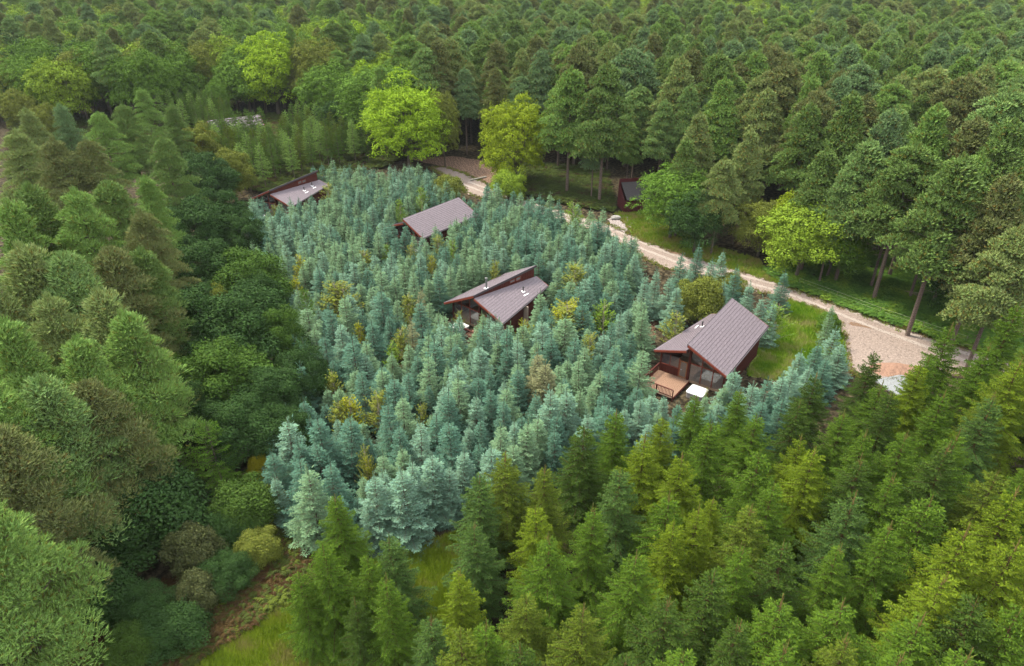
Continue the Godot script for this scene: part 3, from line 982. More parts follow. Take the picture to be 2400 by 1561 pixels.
var leaf_colors := {
	"silver": [Color(0.138, 0.232, 0.168), "silvery blue-green"],
	"sage": [Color(0.138, 0.222, 0.125), "pale sage green"],
	"teal": [Color(0.075, 0.150, 0.108), "deep teal green"],
	"sick": [Color(0.17, 0.17, 0.09), "browning"],
	"yellow_leaf": [Color(0.195, 0.245, 0.016), "yellow-green"],
	"spruce_mid": [Color(0.085, 0.150, 0.020), "mid green"],
	"spruce_yellow": [Color(0.135, 0.190, 0.018), "bright yellow-green"],
	"spruce_dark": [Color(0.055, 0.095, 0.020), "dark green"],
	"spruce_blue": [Color(0.074, 0.131, 0.037), "bluish green"],
	"spruce_olive": [Color(0.105, 0.145, 0.022), "olive green"],
	"pine_green": [Color(0.201, 0.296, 0.105), "grass green"],
	"pine_blue": [Color(0.173, 0.258, 0.122), "blue-green"],
	"pine_olive": [Color(0.234, 0.284, 0.105), "olive"],
	"pine_fresh": [Color(0.195, 0.301, 0.080), "fresh green"],
	"pine_moss": [Color(0.150, 0.222, 0.067), "mossy green"],
	"pine_rust": [Color(0.173, 0.190, 0.076), "brownish olive"],
	"lime": [Color(0.205, 0.305, 0.020), "glowing lime green"],
	"leaf_mid": [Color(0.094, 0.165, 0.026), "mid green"],
	"leaf_dark": [Color(0.036, 0.070, 0.022), "dark green"],
	"leaf_belt": [Color(0.055, 0.10, 0.02), "deep leaf-green"],
	"leaf_fresh": [Color(0.171, 0.242, 0.026), "fresh green"],
	"leaf_gold": [Color(0.240, 0.205, 0.014), "golden yellow"],
	"leaf_olive": [Color(0.135, 0.150, 0.030), "olive green"],
	"birch_olive": [Color(0.165, 0.180, 0.030), "olive"],
	"birch_gold": [Color(0.225, 0.225, 0.016), "golden"],
	"birch_green": [Color(0.130, 0.210, 0.020), "light green"],
	"twig_brown": [Color(0.078, 0.085, 0.036), "grey-olive"],
	"larch_green": [Color(0.110, 0.200, 0.030), "feathery light green"],
	"fir_green": [Color(0.090, 0.155, 0.032), "green"],
}

func bark(kind: String) -> Material:
	if kind == "pine" or kind == "near_pine":
		return paint("pine_bark", lin(0.20, 0.15, 0.125), 0.9, 0.2, 0.8, 0.5)
	if kind == "spruce":
		return paint("spruce_shoot_bark", lin(0.17, 0.115, 0.045), 0.9, 0.2, 0.0, 0.0, true)
	if kind == "birch":
		return paint("birch_bark", lin(0.30, 0.27, 0.20), 0.9, 0.2)
	return paint("grey_bark", lin(0.15, 0.125, 0.095), 0.9, 0.2, 0.8, 0.4)

func plant(kind: String, where: Vector3, h: float, tint: String, place: String, group: String, wide := 1.0, label := "") -> Node3D:
	var set_: Array = kinds[kind]
	var k: Array = set_[rng.randi() % set_.size()]
	var s: float = h / k[2]
	var o := Node3D.new()
	o.name = numbered(CALLED[kind])
	add_child(o, true)
	o.position = Vector3(where.x, 0, where.z)
	o.rotation.y = r(0, TAU)
	var ws := s * wide * r(0.92, 1.08)
	o.scale = Vector3(ws, s, ws)
	var trunk := MeshInstance3D.new()
	trunk.name = "trunk"
	trunk.mesh = k[1]
	trunk.material_override = bark(kind)
	o.add_child(trunk)
	var crown := MeshInstance3D.new()
	crown.name = "crown"
	crown.mesh = k[0]
	crown.material_override = leaf_mat(tint, leaf_colors[tint][0])
	o.add_child(crown)
	if label == "":
		label = "%s %s %s" % [leaf_colors[tint][1], WORD[kind], place]
	tag(o, label, WORD[kind] if kind in ["shrub", "birch"] else "tree", group)
	trees.append(Vector3(where.x, k[3] * ws, where.z))
	return o

func clear_of(p: Vector3, gap: float) -> bool:
	for t in trees:
		if Vector2(t.x - p.x, t.z - p.z).length() < gap:
			return false
	return true

func on_cabin(p: Vector3, margin: float) -> bool:
	for c in cabins:
		var q: Vector3 = c[0].transform.affine_inverse() * p
		var v: float = q.x * c[1]
		var u := -q.z
		if u > -c[5] - margin and u < c[2] + margin and v > -c[4] - margin and v < c[3] + margin:
			return true
	return false

# what the photograph shows bare of trees: [outline in pixels, distance beyond which a tree does not hide it]
var open_views := [
	[[Vector2(1524, 818), Vector2(1665, 745), Vector2(1710, 690), Vector2(1810, 768), Vector2(1765, 850), Vector2(1700, 872), Vector2(1665, 905), Vector2(1560, 915), Vector2(1520, 880)], 76.0],
	[[Vector2(1036, 706), Vector2(1100, 672), Vector2(1258, 620), Vector2(1280, 668), Vector2(1235, 705), Vector2(1185, 730), Vector2(1130, 712), Vector2(1040, 720)], 86.0],
	[[Vector2(938, 512), Vector2(1083, 464), Vector2(1104, 484), Vector2(1050, 508), Vector2(985, 540)], 112.0],
	[[Vector2(625, 446), Vector2(748, 396), Vector2(750, 428), Vector2(700, 462), Vector2(632, 456)], 128.0],
	[[Vector2(530, 130), Vector2(580, 80), Vector2(680, 80), Vector2(690, 200), Vector2(650, 285), Vector2(545, 280), Vector2(525, 200)], 204.0],
	[[Vector2(845, 280), Vector2(900, 200), Vector2(1000, 195), Vector2(1040, 280), Vector2(1030, 370), Vector2(860, 390)], 152.0],
	[[Vector2(1090, 330), Vector2(1140, 250), Vector2(1270, 240), Vector2(1310, 370), Vector2(1290, 440), Vector2(1120, 400)], 134.0],
	[[Vector2(1020, 385), Vector2(1100, 388), Vector2(1140, 405), Vector2(1128, 465), Vector2(1095, 462), Vector2(1040, 412)], 160.0],
	[[Vector2(1500, 565), Vector2(1620, 598), Vector2(1640, 640), Vector2(1560, 640), Vector2(1505, 600)], 110.0],
	[[Vector2(1850, 690), Vector2(1950, 705), Vector2(2180, 785), Vector2(2170, 865), Vector2(2000, 870), Vector2(1985, 790), Vector2(1930, 735)], 100.0],
	[[Vector2(1425, 425), Vector2(1490, 425), Vector2(1495, 490), Vector2(1430, 490)], 120.0],
	[[Vector2(1425, 480), Vector2(1495, 480), Vector2(1560, 560), Vector2(1500, 555), Vector2(1430, 540)], 130.0],
	[[Vector2(1780, 770), Vector2(1850, 720), Vector2(1900, 740), Vector2(1850, 830), Vector2(1790, 840)], 90.0],
	[[Vector2(960, 1300), Vector2(1080, 1250), Vector2(1040, 1380), Vector2(970, 1400)], 50.0],
	[[Vector2(480, 1561), Vector2(690, 1420), Vector2(680, 1561)], 50.0],
]

func hides(p: Vector3, h: float, rad: float) -> bool:
	for w in open_views:
		if -p.z > w[1]:
			continue
		for f in [0.97, 0.8, 0.6, 0.4]:
			for s in [-0.6, 0.0, 0.6]:
				if in_poly(pix(p + Vector3(s * rad * (1.0 - f * 0.9), h * f, 0)), w[0]):
					return true
	return false

func seen(p: Vector3, h: float, rad: float) -> bool:
	var a := pix(p)
	var b := pix(p + Vector3(0, h, 0))
	var k := rad * FOCAL / p.distance_to(Vector3(0, EYE, 0))
	return b.y < 1561.0 + k and a.y > -10.0 and maxf(a.x, b.x) > -k and minf(a.x, b.x) < 2400.0 + k

func make_blue_spruces() -> void:
	var g1 := "young spruces of the dense plantation around the cabins"
	var field := [Vector2(650, 1235), Vector2(700, 1286), Vector2(860, 1280), Vector2(985, 1284), Vector2(1090, 1212), Vector2(1300, 1140), Vector2(1480, 1085), Vector2(1570, 1010), Vector2(1535, 960), Vector2(1512, 900), Vector2(1500, 830), Vector2(1480, 790), Vector2(1470, 740), Vector2(1490, 690), Vector2(1500, 640), Vector2(1440, 590), Vector2(1400, 566), Vector2(1280, 532), Vector2(1150, 500), Vector2(1095, 480), Vector2(1010, 450), Vector2(760, 446), Vector2(640, 490), Vector2(596, 540), Vector2(590, 640), Vector2(612, 720), Vector2(690, 800), Vector2(715, 880), Vector2(690, 970), Vector2(650, 1080)]
	# birches first, so that the spruces keep clear of them
	var birches := [[697, 585, "birch_gold", 5.6, 0.9], [780, 640, "birch_olive", 6.4, 1.3], [800, 652, "birch_olive", 6.0, 1.2], [838, 742, "birch_gold", 4.2, 0.8], [775, 855, "birch_olive", 5.0, 0.9], [815, 915, "birch_gold", 5.0, 1.0], [880, 900, "birch_olive", 5.4, 1.0], [790, 925, "birch_olive", 4.6, 1.1], [985, 930, "birch_olive", 4.4, 0.7], [935, 755, "birch_olive", 5.0, 1.0], [915, 790, "birch_green", 4.2, 0.9], [1330, 690, "birch_gold", 6.0, 1.5], [1330, 700, "birch_olive", 6.0, 1.3], [1418, 695, "birch_green", 5.0, 1.2], [1350, 600, "birch_olive", 6.2, 1.2], [1060, 552, "birch_green", 4.6, 0.8], [1010, 585, "birch_gold", 4.4, 0.7], [955, 675, "birch_olive", 5.2, 1.0], [852, 575, "birch_olive", 4.8, 1.0], [1385, 765, "birch_olive", 5.2, 0.9], [1228, 735, "birch_gold", 4.0, 0.7], [1345, 462, "birch_green", 6.6, 0.9], [935, 452, "birch_green", 6.0, 0.8], [985, 425, "birch_green", 6.0, 0.8], [765, 420, "birch_olive", 5.0, 1.2], [850, 1030, "birch_olive", 5.0, 0.6], [1075, 720, "birch_olive", 3.6, 1.1], [1130, 730, "birch_olive", 3.4, 0.9], [1590, 715, "birch_olive", 5.2, 1.1], [690, 640, "birch_gold", 4.8, 1.0], [640, 470, "birch_olive", 4.2, 0.8], [1025, 540, "birch_olive", 4.4, 0.9], [905, 560, "birch_green", 4.4, 0.7], [1160, 600, "birch_olive", 4.6, 0.8], [960, 560, "birch_olive", 4.4, 0.8], [860, 1055, "birch_gold", 4.2, 0.5], [1830, 700, "birch_green", 5.0, 1.1], [1690, 905, "birch_olive", 3.4, 0.6], [1660, 900, "birch_gold", 3.0, 0.5]]
	var birch_spots := []
	for q in birches:
		if q[3] > 3.7:
			q[3] += 1.2
			q[4] *= 1.3
		birch_spots.append(at(q[0], q[1], q[3]))
		plant("birch", at(q[0], q[1], q[3]), q[3], q[2], "growing among the young blue-green spruces", "birch saplings among the spruces", q[4])
	var hand := [
		[1600, 590], [1640, 568], [1672, 600], [1697, 583], [1655, 640], [1730, 620], [1540, 625], [1572, 642], [1515, 640], [1760, 655], [1790, 690], [1842, 630], [1815, 700], [1700, 650], [1620, 622], [1588, 664]]
	for q in hand:
		plant("blue_spruce", at(q[0], q[1], 6.6), 6.6, ["silver", "teal", "silver"][rng.randi() % 3], "standing between the open-deck cabin and the road", "spruces between the deck cabin and the road", 0.95)
	for q in [[1724, 860, 6.6], [1768, 892, 6.8], [1802, 880, 6.4], [1838, 872, 6.4], [1880, 815, 5.6], [1920, 800, 5.8], [1962, 762, 6.4], [1978, 800, 5.4], [1940, 832, 5.6], [1862, 856, 5.6], [1790, 930, 6.6], [1840, 925, 6.4], [1730, 925, 6.4], [1900, 850, 5.4]]:
		plant("blue_spruce", at(q[0], q[1], q[2]), q[2], ["silver", "teal", "silver"][rng.randi() % 3], "standing between the lawn and the gravel yard", "spruces between the lawn and the gravel yard", 1.1)
	for q in [[1556, 925, 4.6], [1592, 940, 4.8], [1625, 930, 4.2], [1655, 922, 4.2], [1690, 935, 5.2], [1545, 958, 5.2], [1640, 960, 5.0], [1608, 968, 5.2], [1580, 985, 5.4], [1668, 962, 5.0], [1525, 985, 5.6], [1700, 900, 5.0]]:
		plant("blue_spruce", at(q[0], q[1], q[2]), q[2], ["silver", "teal", "sage"][rng.randi() % 3], "below the deck of the open-deck cabin", "spruces below the open deck", 1.1)
	plant("blue_spruce", at(1955, 706, 6.0), 6.0, "sage", "", "", 0.7, "lone thin sage green spruce spire at the lawn beside the gravel road")
	# the field itself, row on row
	var lo := Vector2(1e9, 1e9)
	var hi := -lo
	for p in field:
		var w := at(p.x, p.y)
		lo = lo.min(Vector2(w.x, w.z))
		hi = hi.max(Vector2(w.x, w.z))
	var spots := []
	var step := 2.22
	var nx := int((hi.x - lo.x) / step) + 2
	var nz := int((hi.y - lo.y) / step) + 2
	for k in nz:
		for i in nx:
			var p := Vector3(lo.x + (i + (0.5 if k % 2 else 0.0)) * step + r(-0.55, 0.55), 0, lo.y + k * step + r(-0.55, 0.55))
			spots.append(p)
	var front := [[655, 1000, 7.6], [700, 985, 7.4], [690, 1060, 7.8], [770, 1105, 7.2], [880, 1085, 7.8], [955, 1060, 7.6], [1010, 1050, 7.4], [820, 1095, 7.0]]
	for q in front:
		spots.push_front(at(q[0], q[1], q[2]))
	var made := 0
	var mass := []
	spots.sort_custom(func(a: Vector3, b: Vector3) -> bool: return a.z > b.z)
	for p in spots:
		if not in_poly(pix(p), field) or on_cabin(p, 1.0) or not clear_of(p, 1.25):
			continue
		var h := r(5.2, 8.2)
		if -p.z > 80.0:
			h = r(5.2, 7.2)
		var ok := not hides(p, h, 1.6)
		if not ok:
			h *= 0.8
			ok = not hides(p, h, 1.5)
		if not ok:
			h *= 0.72
			ok = not hides(p, h, 1.3)
		if not ok:
			continue
		var before_birch := false
		for q in birch_spots:
			if p.z > q.z - 0.4 and p.z < q.z + 4.2 and absf(p.x - q.x) < 1.25:
				before_birch = true
		if before_birch:
			h *= 0.62
		made += 1
		var cold: bool = -p.z < 52.0 and rng.randf() < 0.5
		var tint: String = ["silver", "teal", "sage", "sage", "teal"][rng.randi() % 5] if not cold else ["silver", "teal"][rng.randi() % 2]
		var near := "in the dense young plantation"
		var best := 11.0
		for i in 4:
			var c: Node3D = cabins[i][0]
			var away: float = (c.transform * Vector3(0, 0, -5.0)).distance_to(p)
			if away < best:
				best = away
				near = "close to the cabin " + ["with the open deck", "with the tall flue", "with one unbroken roof slope", "with two vent pipes"][i]
		if best < 11.0:
			pass
		elif h > 7.5:
			near = "rising tall out of the dense plantation"
		elif -p.z < 46.0:
			near = "in the front rows of the plantation facing the meadow"
		elif -p.z > 95.0:
			near = "behind and beside the far cabins"
		if made > 250:
			mass.append([p, h, tint])
			trees.append(Vector3(p.x, 1.8, p.z))
			continue
		if rng.randf() < 0.02:
			tint = "sick"
		var tree := plant("blue_spruce", p, h, tint, near, g1, r(0.85, 1.2))
		tree.rotation.x = r(-0.04, 0.04)
		tree.rotation.z = r(-0.04, 0.04)
	lump("far_spruces", "blue_spruce", mass, "mass of far young blue-green spruces around the far cabins")
	print("blue spruces ", made)

func make_front_spruces() -> void:
	var tops := [[784, 1158, 8.5], [754, 1272, 9.5], [1185, 1058, 10], [1278, 1090, 10], [1368, 995, 10.5], [1460, 1097, 10.5], [1514, 1015, 10], [911, 1252, 9], [904, 1343, 10], [1113, 1222, 9], [1285, 1249, 11], [1493, 1289, 11], [1369, 1414, 11], [1076, 1478, 11], [1140, 1451, 10], [1224, 1511, 10.5], [1571, 1400, 11], [1783, 1057, 11], [1815, 1124, 11], [1765, 1181, 11], [1738, 1272, 11], [1849, 1265, 11], [1667, 1336, 11], [1836, 1393, 11], [1738, 1454, 11], [1980, 1403, 11], [1987, 1484, 11], [1913, 1047, 11], [2021, 1063, 11.5], [2009, 1151, 11.5], [2091, 1222, 11], [2189, 1154, 11.5], [2230, 1035, 12.5], [2273, 1228, 12], [2223, 1343, 11.5], [2169, 1437, 11], [2388, 1141, 12], [2340, 1100, 11.5], [2394, 1260, 11.5], [2392, 1420, 11.5], [2050, 822, 9.5], [1916, 872, 9.5], [1738, 910, 8.5], [1872, 934, 10], [2235, 756, 11], [2322, 805, 11], [2387, 708, 12], [2094, 917, 10], [2218, 913, 11], [2034, 1007, 10.5], [2252, 1007, 11], [2397, 839, 12], [1634, 922, 8.5], [1667, 981, 10], [1600, 1060, 10], [2130, 1010, 11], [2160, 850, 10], [2330, 930, 12], [1570, 1150, 10.5], [1640, 1180, 10.5], [1390, 1180, 10.5], [2300, 1400, 11.5], [2100, 1110, 11], [1850, 1500, 11], [1600, 1520, 11], [2280, 1520, 11.5], [1460, 1530, 10.5], [2120, 1530, 11], [830, 1400, 8], [700, 1340, 8], [862, 1300, 8.5], [1010, 1440, 9.5]]
	var tints := ["spruce_mid", "spruce_mid", "spruce_dark", "spruce_blue", "spruce_yellow", "spruce_olive", "spruce_mid"]
	var group := "spruces of the stand before the plantation"
	for q in tops:
		plant("spruce", at(q[0], q[1], q[2]), q[2], tints[rng.randi() % tints.size()], stand_place(at(q[0], q[1], q[2])), group)
	for q in [[20, 115, 15.0], [62, 98, 16.0], [112, 92, 16.0], [196, 78, 16.0], [38, 150, 14.0], [95, 140, 14.0], [135, 172, 12.0], [8, 185, 12.0], [165, 135, 13.0]]:
		plant("spruce", at(q[0], q[1], q[2]), q[2], ["spruce_dark", "teal", "spruce_dark"][rng.randi() % 3], "in the far group of dark pointed spruces beside the golden tree", "dark spruces far beyond the near pines", 1.05)
	plant("spruce", at(1580, 1218, 10.0), 10.0, "spruce_yellow", "", "", 0.9, "vivid yellow spruce with bare dead twigs among green spruces")
	# those between them whose tops stay below
	var k := 0
	for i in 600:
		var p := at(r(660, 2480), r(1000, 1720))
		var q := pix(p)
		if q.y < 1250.0 - (q.x - 1100.0) * 0.28 or q.x < 1060.0 + (q.y - 1340.0) * -0.2:
			continue
		if in_poly(q, [Vector2(400, 1580), Vector2(690, 1400), Vector2(950, 1290), Vector2(1080, 1245), Vector2(1060, 1420), Vector2(1000, 1580)]) or on_cabin(p, 2.0):
			continue
		var h := r(8.0, 10.0)
		if not clear_of(p, 3.0) or hides(p, h, 2.4) or not seen(p, h, 2.6):
			continue
		k += 1
		plant("spruce", p, h, tints[rng.randi() % tints.size()], stand_place(p), group)
	print("filling spruces ", k)

func stand_place(p: Vector3) -> String:
	if p.distance_to(at(850, 1420)) < 13.0:
		return "with tan top shoots beside the grassy meadow"
	if p.distance_to(at(2110, 880)) < 11.0:
		return "with tan top shoots by the gravel yard"
	if p.distance_to(cabins[0][0].position) < 17.0:
		return "with tan top shoots below the open-deck cabin"
	if -p.z < 33.0:
		return "with tan top shoots in the lowest rows of the front stand"
	return "with tan top shoots in the middle of the front stand"

func make_broadleaves() -> void:
	var g := "broadleaved trees at the edges of the clearings"
	# the three glowing trees and their neighbours
	plant("beech", at(622, 72, 22.5), 22.5, "lime", "", "", 1.15, "largest glowing lime green tree rising above the young firs")
	plant("beech", at(945, 178, 19.5), 19.5, "lime", "", "", 1.02, "domed lime green tree behind the cabins beside the bare clearing")
	plant("beech", at(1210, 226, 17.5), 17.5, "yellow_leaf", "", "", 1.0, "spreading tree with yellow topped foliage at the bare earth clearing")
	plant("shrub", at(1190, 405, 5.5), 5.5, "leaf_fresh", "", "", 1.25, "rounded light green willow below the yellow-topped spreading tree")
	plant("shrub", at(1045, 415, 5.0), 5.0, "leaf_olive", "", "", 1.2, "rounded olive willow at the side of the bare clearing")
	for q in [[800, 48, 22, "lime", 1.0], [735, 90, 21, "leaf_olive", 0.9], [760, 150, 17, "leaf_mid", 0.9], [770, 240, 10, "leaf_dark", 0.9], [1035, 215, 16, "leaf_olive", 0.6], [195, 30, 17, "leaf_gold", 1.1], [300, 35, 14, "leaf_fresh", 1.0], [150, 15, 13, "leaf_fresh", 0.9], [255, 85, 13, "leaf_olive", 0.9], [330, 75, 14, "leaf_olive", 1.1], [400, 145, 13, "leaf_mid", 0.9], [510, 50, 20, "leaf_mid", 1.1], [545, 95, 18, "leaf_dark", 1.0], [450, 30, 20, "leaf_dark", 1.1], [120, 150, 11, "leaf_mid", 0.9], [190, 165, 10, "leaf_olive", 0.9], [500, 190, 11, "leaf_mid", 0.8], [30, 215, 11, "leaf_olive", 1.0], [90, 245, 10, "leaf_olive", 0.9], [430, 110, 12, "leaf_mid", 0.9]]:
		plant("broadleaf", at(q[0], q[1], q[2]), q[2], q[3], "beyond the cabins and young firs", g, q[4])
	# trees round the shed and along the road
	for q in [[1590, 392, 12.0, "leaf_mid", 1.1], [1645, 455, 9.5, "leaf_dark", 1.3], [1800, 470, 9.0, "leaf_olive", 1.1], [1880, 450, 11.0, "yellow_leaf", 0.8], [1905, 475, 11.5, "leaf_fresh", 1.1], [1975, 500, 10.0, "leaf_mid", 1.2], [1850, 520, 7.0, "leaf_olive", 1.0], [2330, 560, 11.5, "leaf_dark", 1.3], [2280, 590, 9.0, "leaf_dark", 1.1]]:
		plant("broadleaf", at(q[0], q[1], q[2]), q[2], q[3], "between the gravel road and the pines", "broadleaved trees along the gravel road", q[4])
	# dark trees on the flank of the plantation
	for q in [[450, 668, 11.5, "leaf_dark", 1.1], [545, 690, 11.0, "leaf_dark", 1.05], [640, 718, 9.5, "leaf_belt", 0.95], [620, 860, 8.5, "leaf_dark", 1.1], [500, 800, 10.0, "leaf_belt", 1.1], [560, 930, 8.0, "leaf_dark", 1.1], [700, 820, 7.5, "leaf_dark", 0.8], [345, 690, 11.0, "leaf_dark", 0.9], [480, 560, 11.0, "leaf_dark", 1.1], [560, 590, 10.0, "leaf_belt", 1.05], [440, 470, 11.0, "leaf_dark", 1.0], [510, 440, 11.0, "leaf_dark", 0.9], [470, 360, 11.0, "leaf_dark", 1.0], [450, 290, 11.5, "leaf_olive", 1.0], [530, 350, 10.0, "leaf_olive", 0.9], [560, 500, 9.0, "leaf_dark", 0.9], [470, 300, 10.0, "leaf_gold", 0.55], [590, 640, 9.0, "leaf_dark", 0.8], [390, 830, 8.5, "leaf_mid", 0.6], [660, 960, 6.5, "leaf_dark", 0.9], [440, 900, 8.0, "leaf_dark", 0.8]]:
		plant("chestnut", at(q[0], q[1], q[2]), q[2], q[3], "in the dark belt flanking the blue-green plantation", "dark trees flanking the plantation", q[4])
	plant("chestnut", at(495, 672, 10.8), 10.8, "leaf_olive", "", "", 0.6, "crown of yellowing leaves within the dark belt flanking the plantation")
	plant("larch", at(480, 985, 8.0), 8.0, "larch_green", "", "", 1.0, "feathery light green larch with drooping limbs below the dark belt")
	plant("larch", at(385, 1000, 8.0), 8.0, "larch_green", "", "", 0.8, "feathery light green larch reaching out from the tall pines")
	plant("larch", at(710, 672, 8.5), 8.5, "larch_green", "", "", 0.55, "slim light green larch between the dark belt and blue-green spruces")
	# thicket at the foot of the tall pines
	for q in [[295, 1130, 6.6, "leaf_dark", 1.5, "large dark green holly thicket under the tall pines"], [210, 1230, 5.0, "leaf_dark", 1.0, "dark holly bush low beside the large holly thicket"], [370, 1150, 5.2, "leaf_dark", 0.9, "dark holly standing against the large holly thicket"], [440, 1240, 4.6, "twig_brown", 0.8, "grey-olive twiggy bush beside the large holly thicket"], [565, 1140, 4.6, "spruce_dark", 1.15, "mid green bush with yellow leaves beside the plantation corner"], [520, 1200, 3.6, "leaf_dark", 1.2, "low dark bush below the mid green bush"], [450, 1350, 3.4, "twig_brown", 0.9, "dull olive bramble bush near the meadow edge"], [605, 1068, 3.6, "leaf_gold", 0.6, "small yellow-green sapling under the dark belt"], [330, 1400, 3.4, "leaf_dark", 1.2, "dark bush in the deep shade of the holly thicket"], [620, 1150, 3.0, "leaf_olive", 1.0, "olive bramble bush at the corner of the plantation"], [230, 1360, 4.0, "leaf_dark", 1.1, "dark undershrub between holly thicket and pines"], [520, 1310, 3.2, "leaf_dark", 1.2, "dark bramble mound between the bracken and the plantation corner"], [600, 1255, 2.8, "leaf_olive", 1.1, "olive bramble mound at the foot of the front spruces"], [400, 1440, 3.0, "leaf_dark", 1.2, "low dark mound of scrub in the bracken"], [290, 1480, 3.0, "spruce_dark", 1.2, "low green scrub at the bracken edge under the pines"], [1650, 652, 6.4, "leaf_olive", 0.85, "olive willow bush behind the open-deck cabin"], [1950, 735, 3.0, "leaf_mid", 0.8, "small green bush at the foot of the thin spruce spire"], [1720, 640, 3.5, "leaf_olive", 1.0, "olive bush at the bend of the gravel road"]]:
		plant("shrub", at(q[0], q[1], q[2]), q[2], q[3], "", "", q[4], q[5])

func pine_place(p: Vector3) -> String:
	var q := pix(p)
	if p.x < -8.0 and q.x < 420.0 and -p.z < 125.0:
		if p.distance_to(at(295, 1330)) < 16.0:
			return "towering over the holly thicket"
		if -p.z > 88.0:
			return "at the end of the near stand toward the young firs"
		if q.x > 230.0:
			return "in the near stand against the dark broadleaved belt"
		return "deep in the near stand of tall pines"
	if -p.z > 165.0:
		return "deep in the pine wood beyond the clearings" if p.x > -12.0 else "among the broadleaved trees beyond the cabins"
	if q.x < 1330.0:
		return "behind the lime green trees and the bare clearing"
	if q.x < 1720.0:
		return "around the maroon shed at the wood edge"
	return "above the fern bank beyond the gravel road"

func make_pines() -> void:
	var ptints := ["pine_green", "pine_blue", "pine_olive", "pine_fresh", "pine_moss", "pine_rust"]
	# left stand, close to the camera
	var g := "pines of the near stand and of the wood"
	for q in [[50, 584, 20], [145, 604, 19], [290, 742, 17], [232, 690, 18], [94, 893, 17], [67, 440, 20], [175, 450, 20], [255, 434, 19], [34, 313, 20], [202, 336, 19], [286, 252, 18], [330, 500, 18], [380, 330, 17], [120, 330, 20], [10, 760, 18], [180, 800, 17], [-20, 1010, 17], [-90, 1180, 17], [330, 590, 17], [20, 480, 20], [340, 420, 17], [110, 700, 18], [260, 590, 18], [200, 905, 15], [-120, 1330, 13], [230, 270, 18], [330, 210, 16], [140, 250, 18], [60, 260, 18], [400, 250, 16], [-60, 900, 18], [-70, 620, 20]]:
		plant("near_pine", at(q[0], q[1], q[2]), q[2], ptints[rng.randi() % ptints.size()], pine_place(at(q[0], q[1], q[2])), g, 1.05)
	# edge of the wood beyond the road
	g = "pines of the near stand and of the wood"
	for q in [[1425, 155, 24.5], [1340, 165, 23], [1270, 120, 23], [1500, 205, 19], [1560, 240, 18], [1700, 190, 23], [1640, 270, 19], [1800, 215, 22], [1760, 310, 18], [1900, 250, 22], [2000, 225, 24], [2090, 265, 22], [2200, 255, 24], [2290, 285, 23], [2380, 290, 24], [2150, 345, 21], [2040, 335, 20], [2260, 375, 22], [2370, 420, 21], [1940, 355, 18], [1165, 165, 18], [1100, 150, 18.5], [1030, 130, 19.5], [950, 110, 20], [890, 80, 21], [1700, 375, 15], [2390, 540, 17], [1480, 290, 13.5], [1395, 300, 13.5], [1610, 330, 16]]:
		plant("pine", at(q[0], q[1], q[2]), q[2], ptints[rng.randi() % ptints.size()], pine_place(at(q[0], q[1], q[2])), g, 1.0)
	for q in [[2040, 676, 20.0], [2131, 700, 19.0], [2186, 712, 20.0], [1919, 664, 16.0], [2255, 762, 15.0]]:
		plant("pine", at(q[0], q[1]), q[2], ["pine_fresh", "pine_green"][rng.randi() % 2], "with bare trunk among ferns beside the gravel road", "pines with bare trunks among the roadside ferns", 0.9)

func make_young_firs() -> void:
	var area := [Vector2(470, 352), Vector2(545, 345), Vector2(600, 322), Vector2(700, 318), Vector2(840, 335), Vector2(870, 385), Vector2(760, 398), Vector2(640, 440), Vector2(590, 470), Vector2(560, 420), Vector2(490, 385)]
	var back := [Vector2(370, 300), Vector2(520, 270), Vector2(620, 290), Vector2(600, 330), Vector2(480, 340)]
	for q in [[505, 350], [522, 347], [540, 350], [556, 346], [573, 349], [590, 345], [607, 347], [624, 344], [530, 356], [565, 357], [600, 355]]:
		plant("fir", at(q[0], q[1]), r(9.0, 10.0), "fir_green", "in the tall young stand before the half hidden cabin roof", "young firs behind the far cabin", 1.1)
	for i in 2600:
		var p := at(r(360, 870), r(260, 480))
		var q := pix(p)
		if not (in_poly(q, area) or in_poly(q, back)) or not clear_of(p, 2.3) or on_cabin(p, 1.5):
			continue
		var h := r(8.0, 10.0)
		if hides(p, h, 1.4):
			continue
		plant("fir", p, h, ["fir_green", "fir_green", "pine_fresh", "spruce_olive"][rng.randi() % 4], "in the tall young stand behind the far cabin", "young firs behind the far cabin", 1.1)

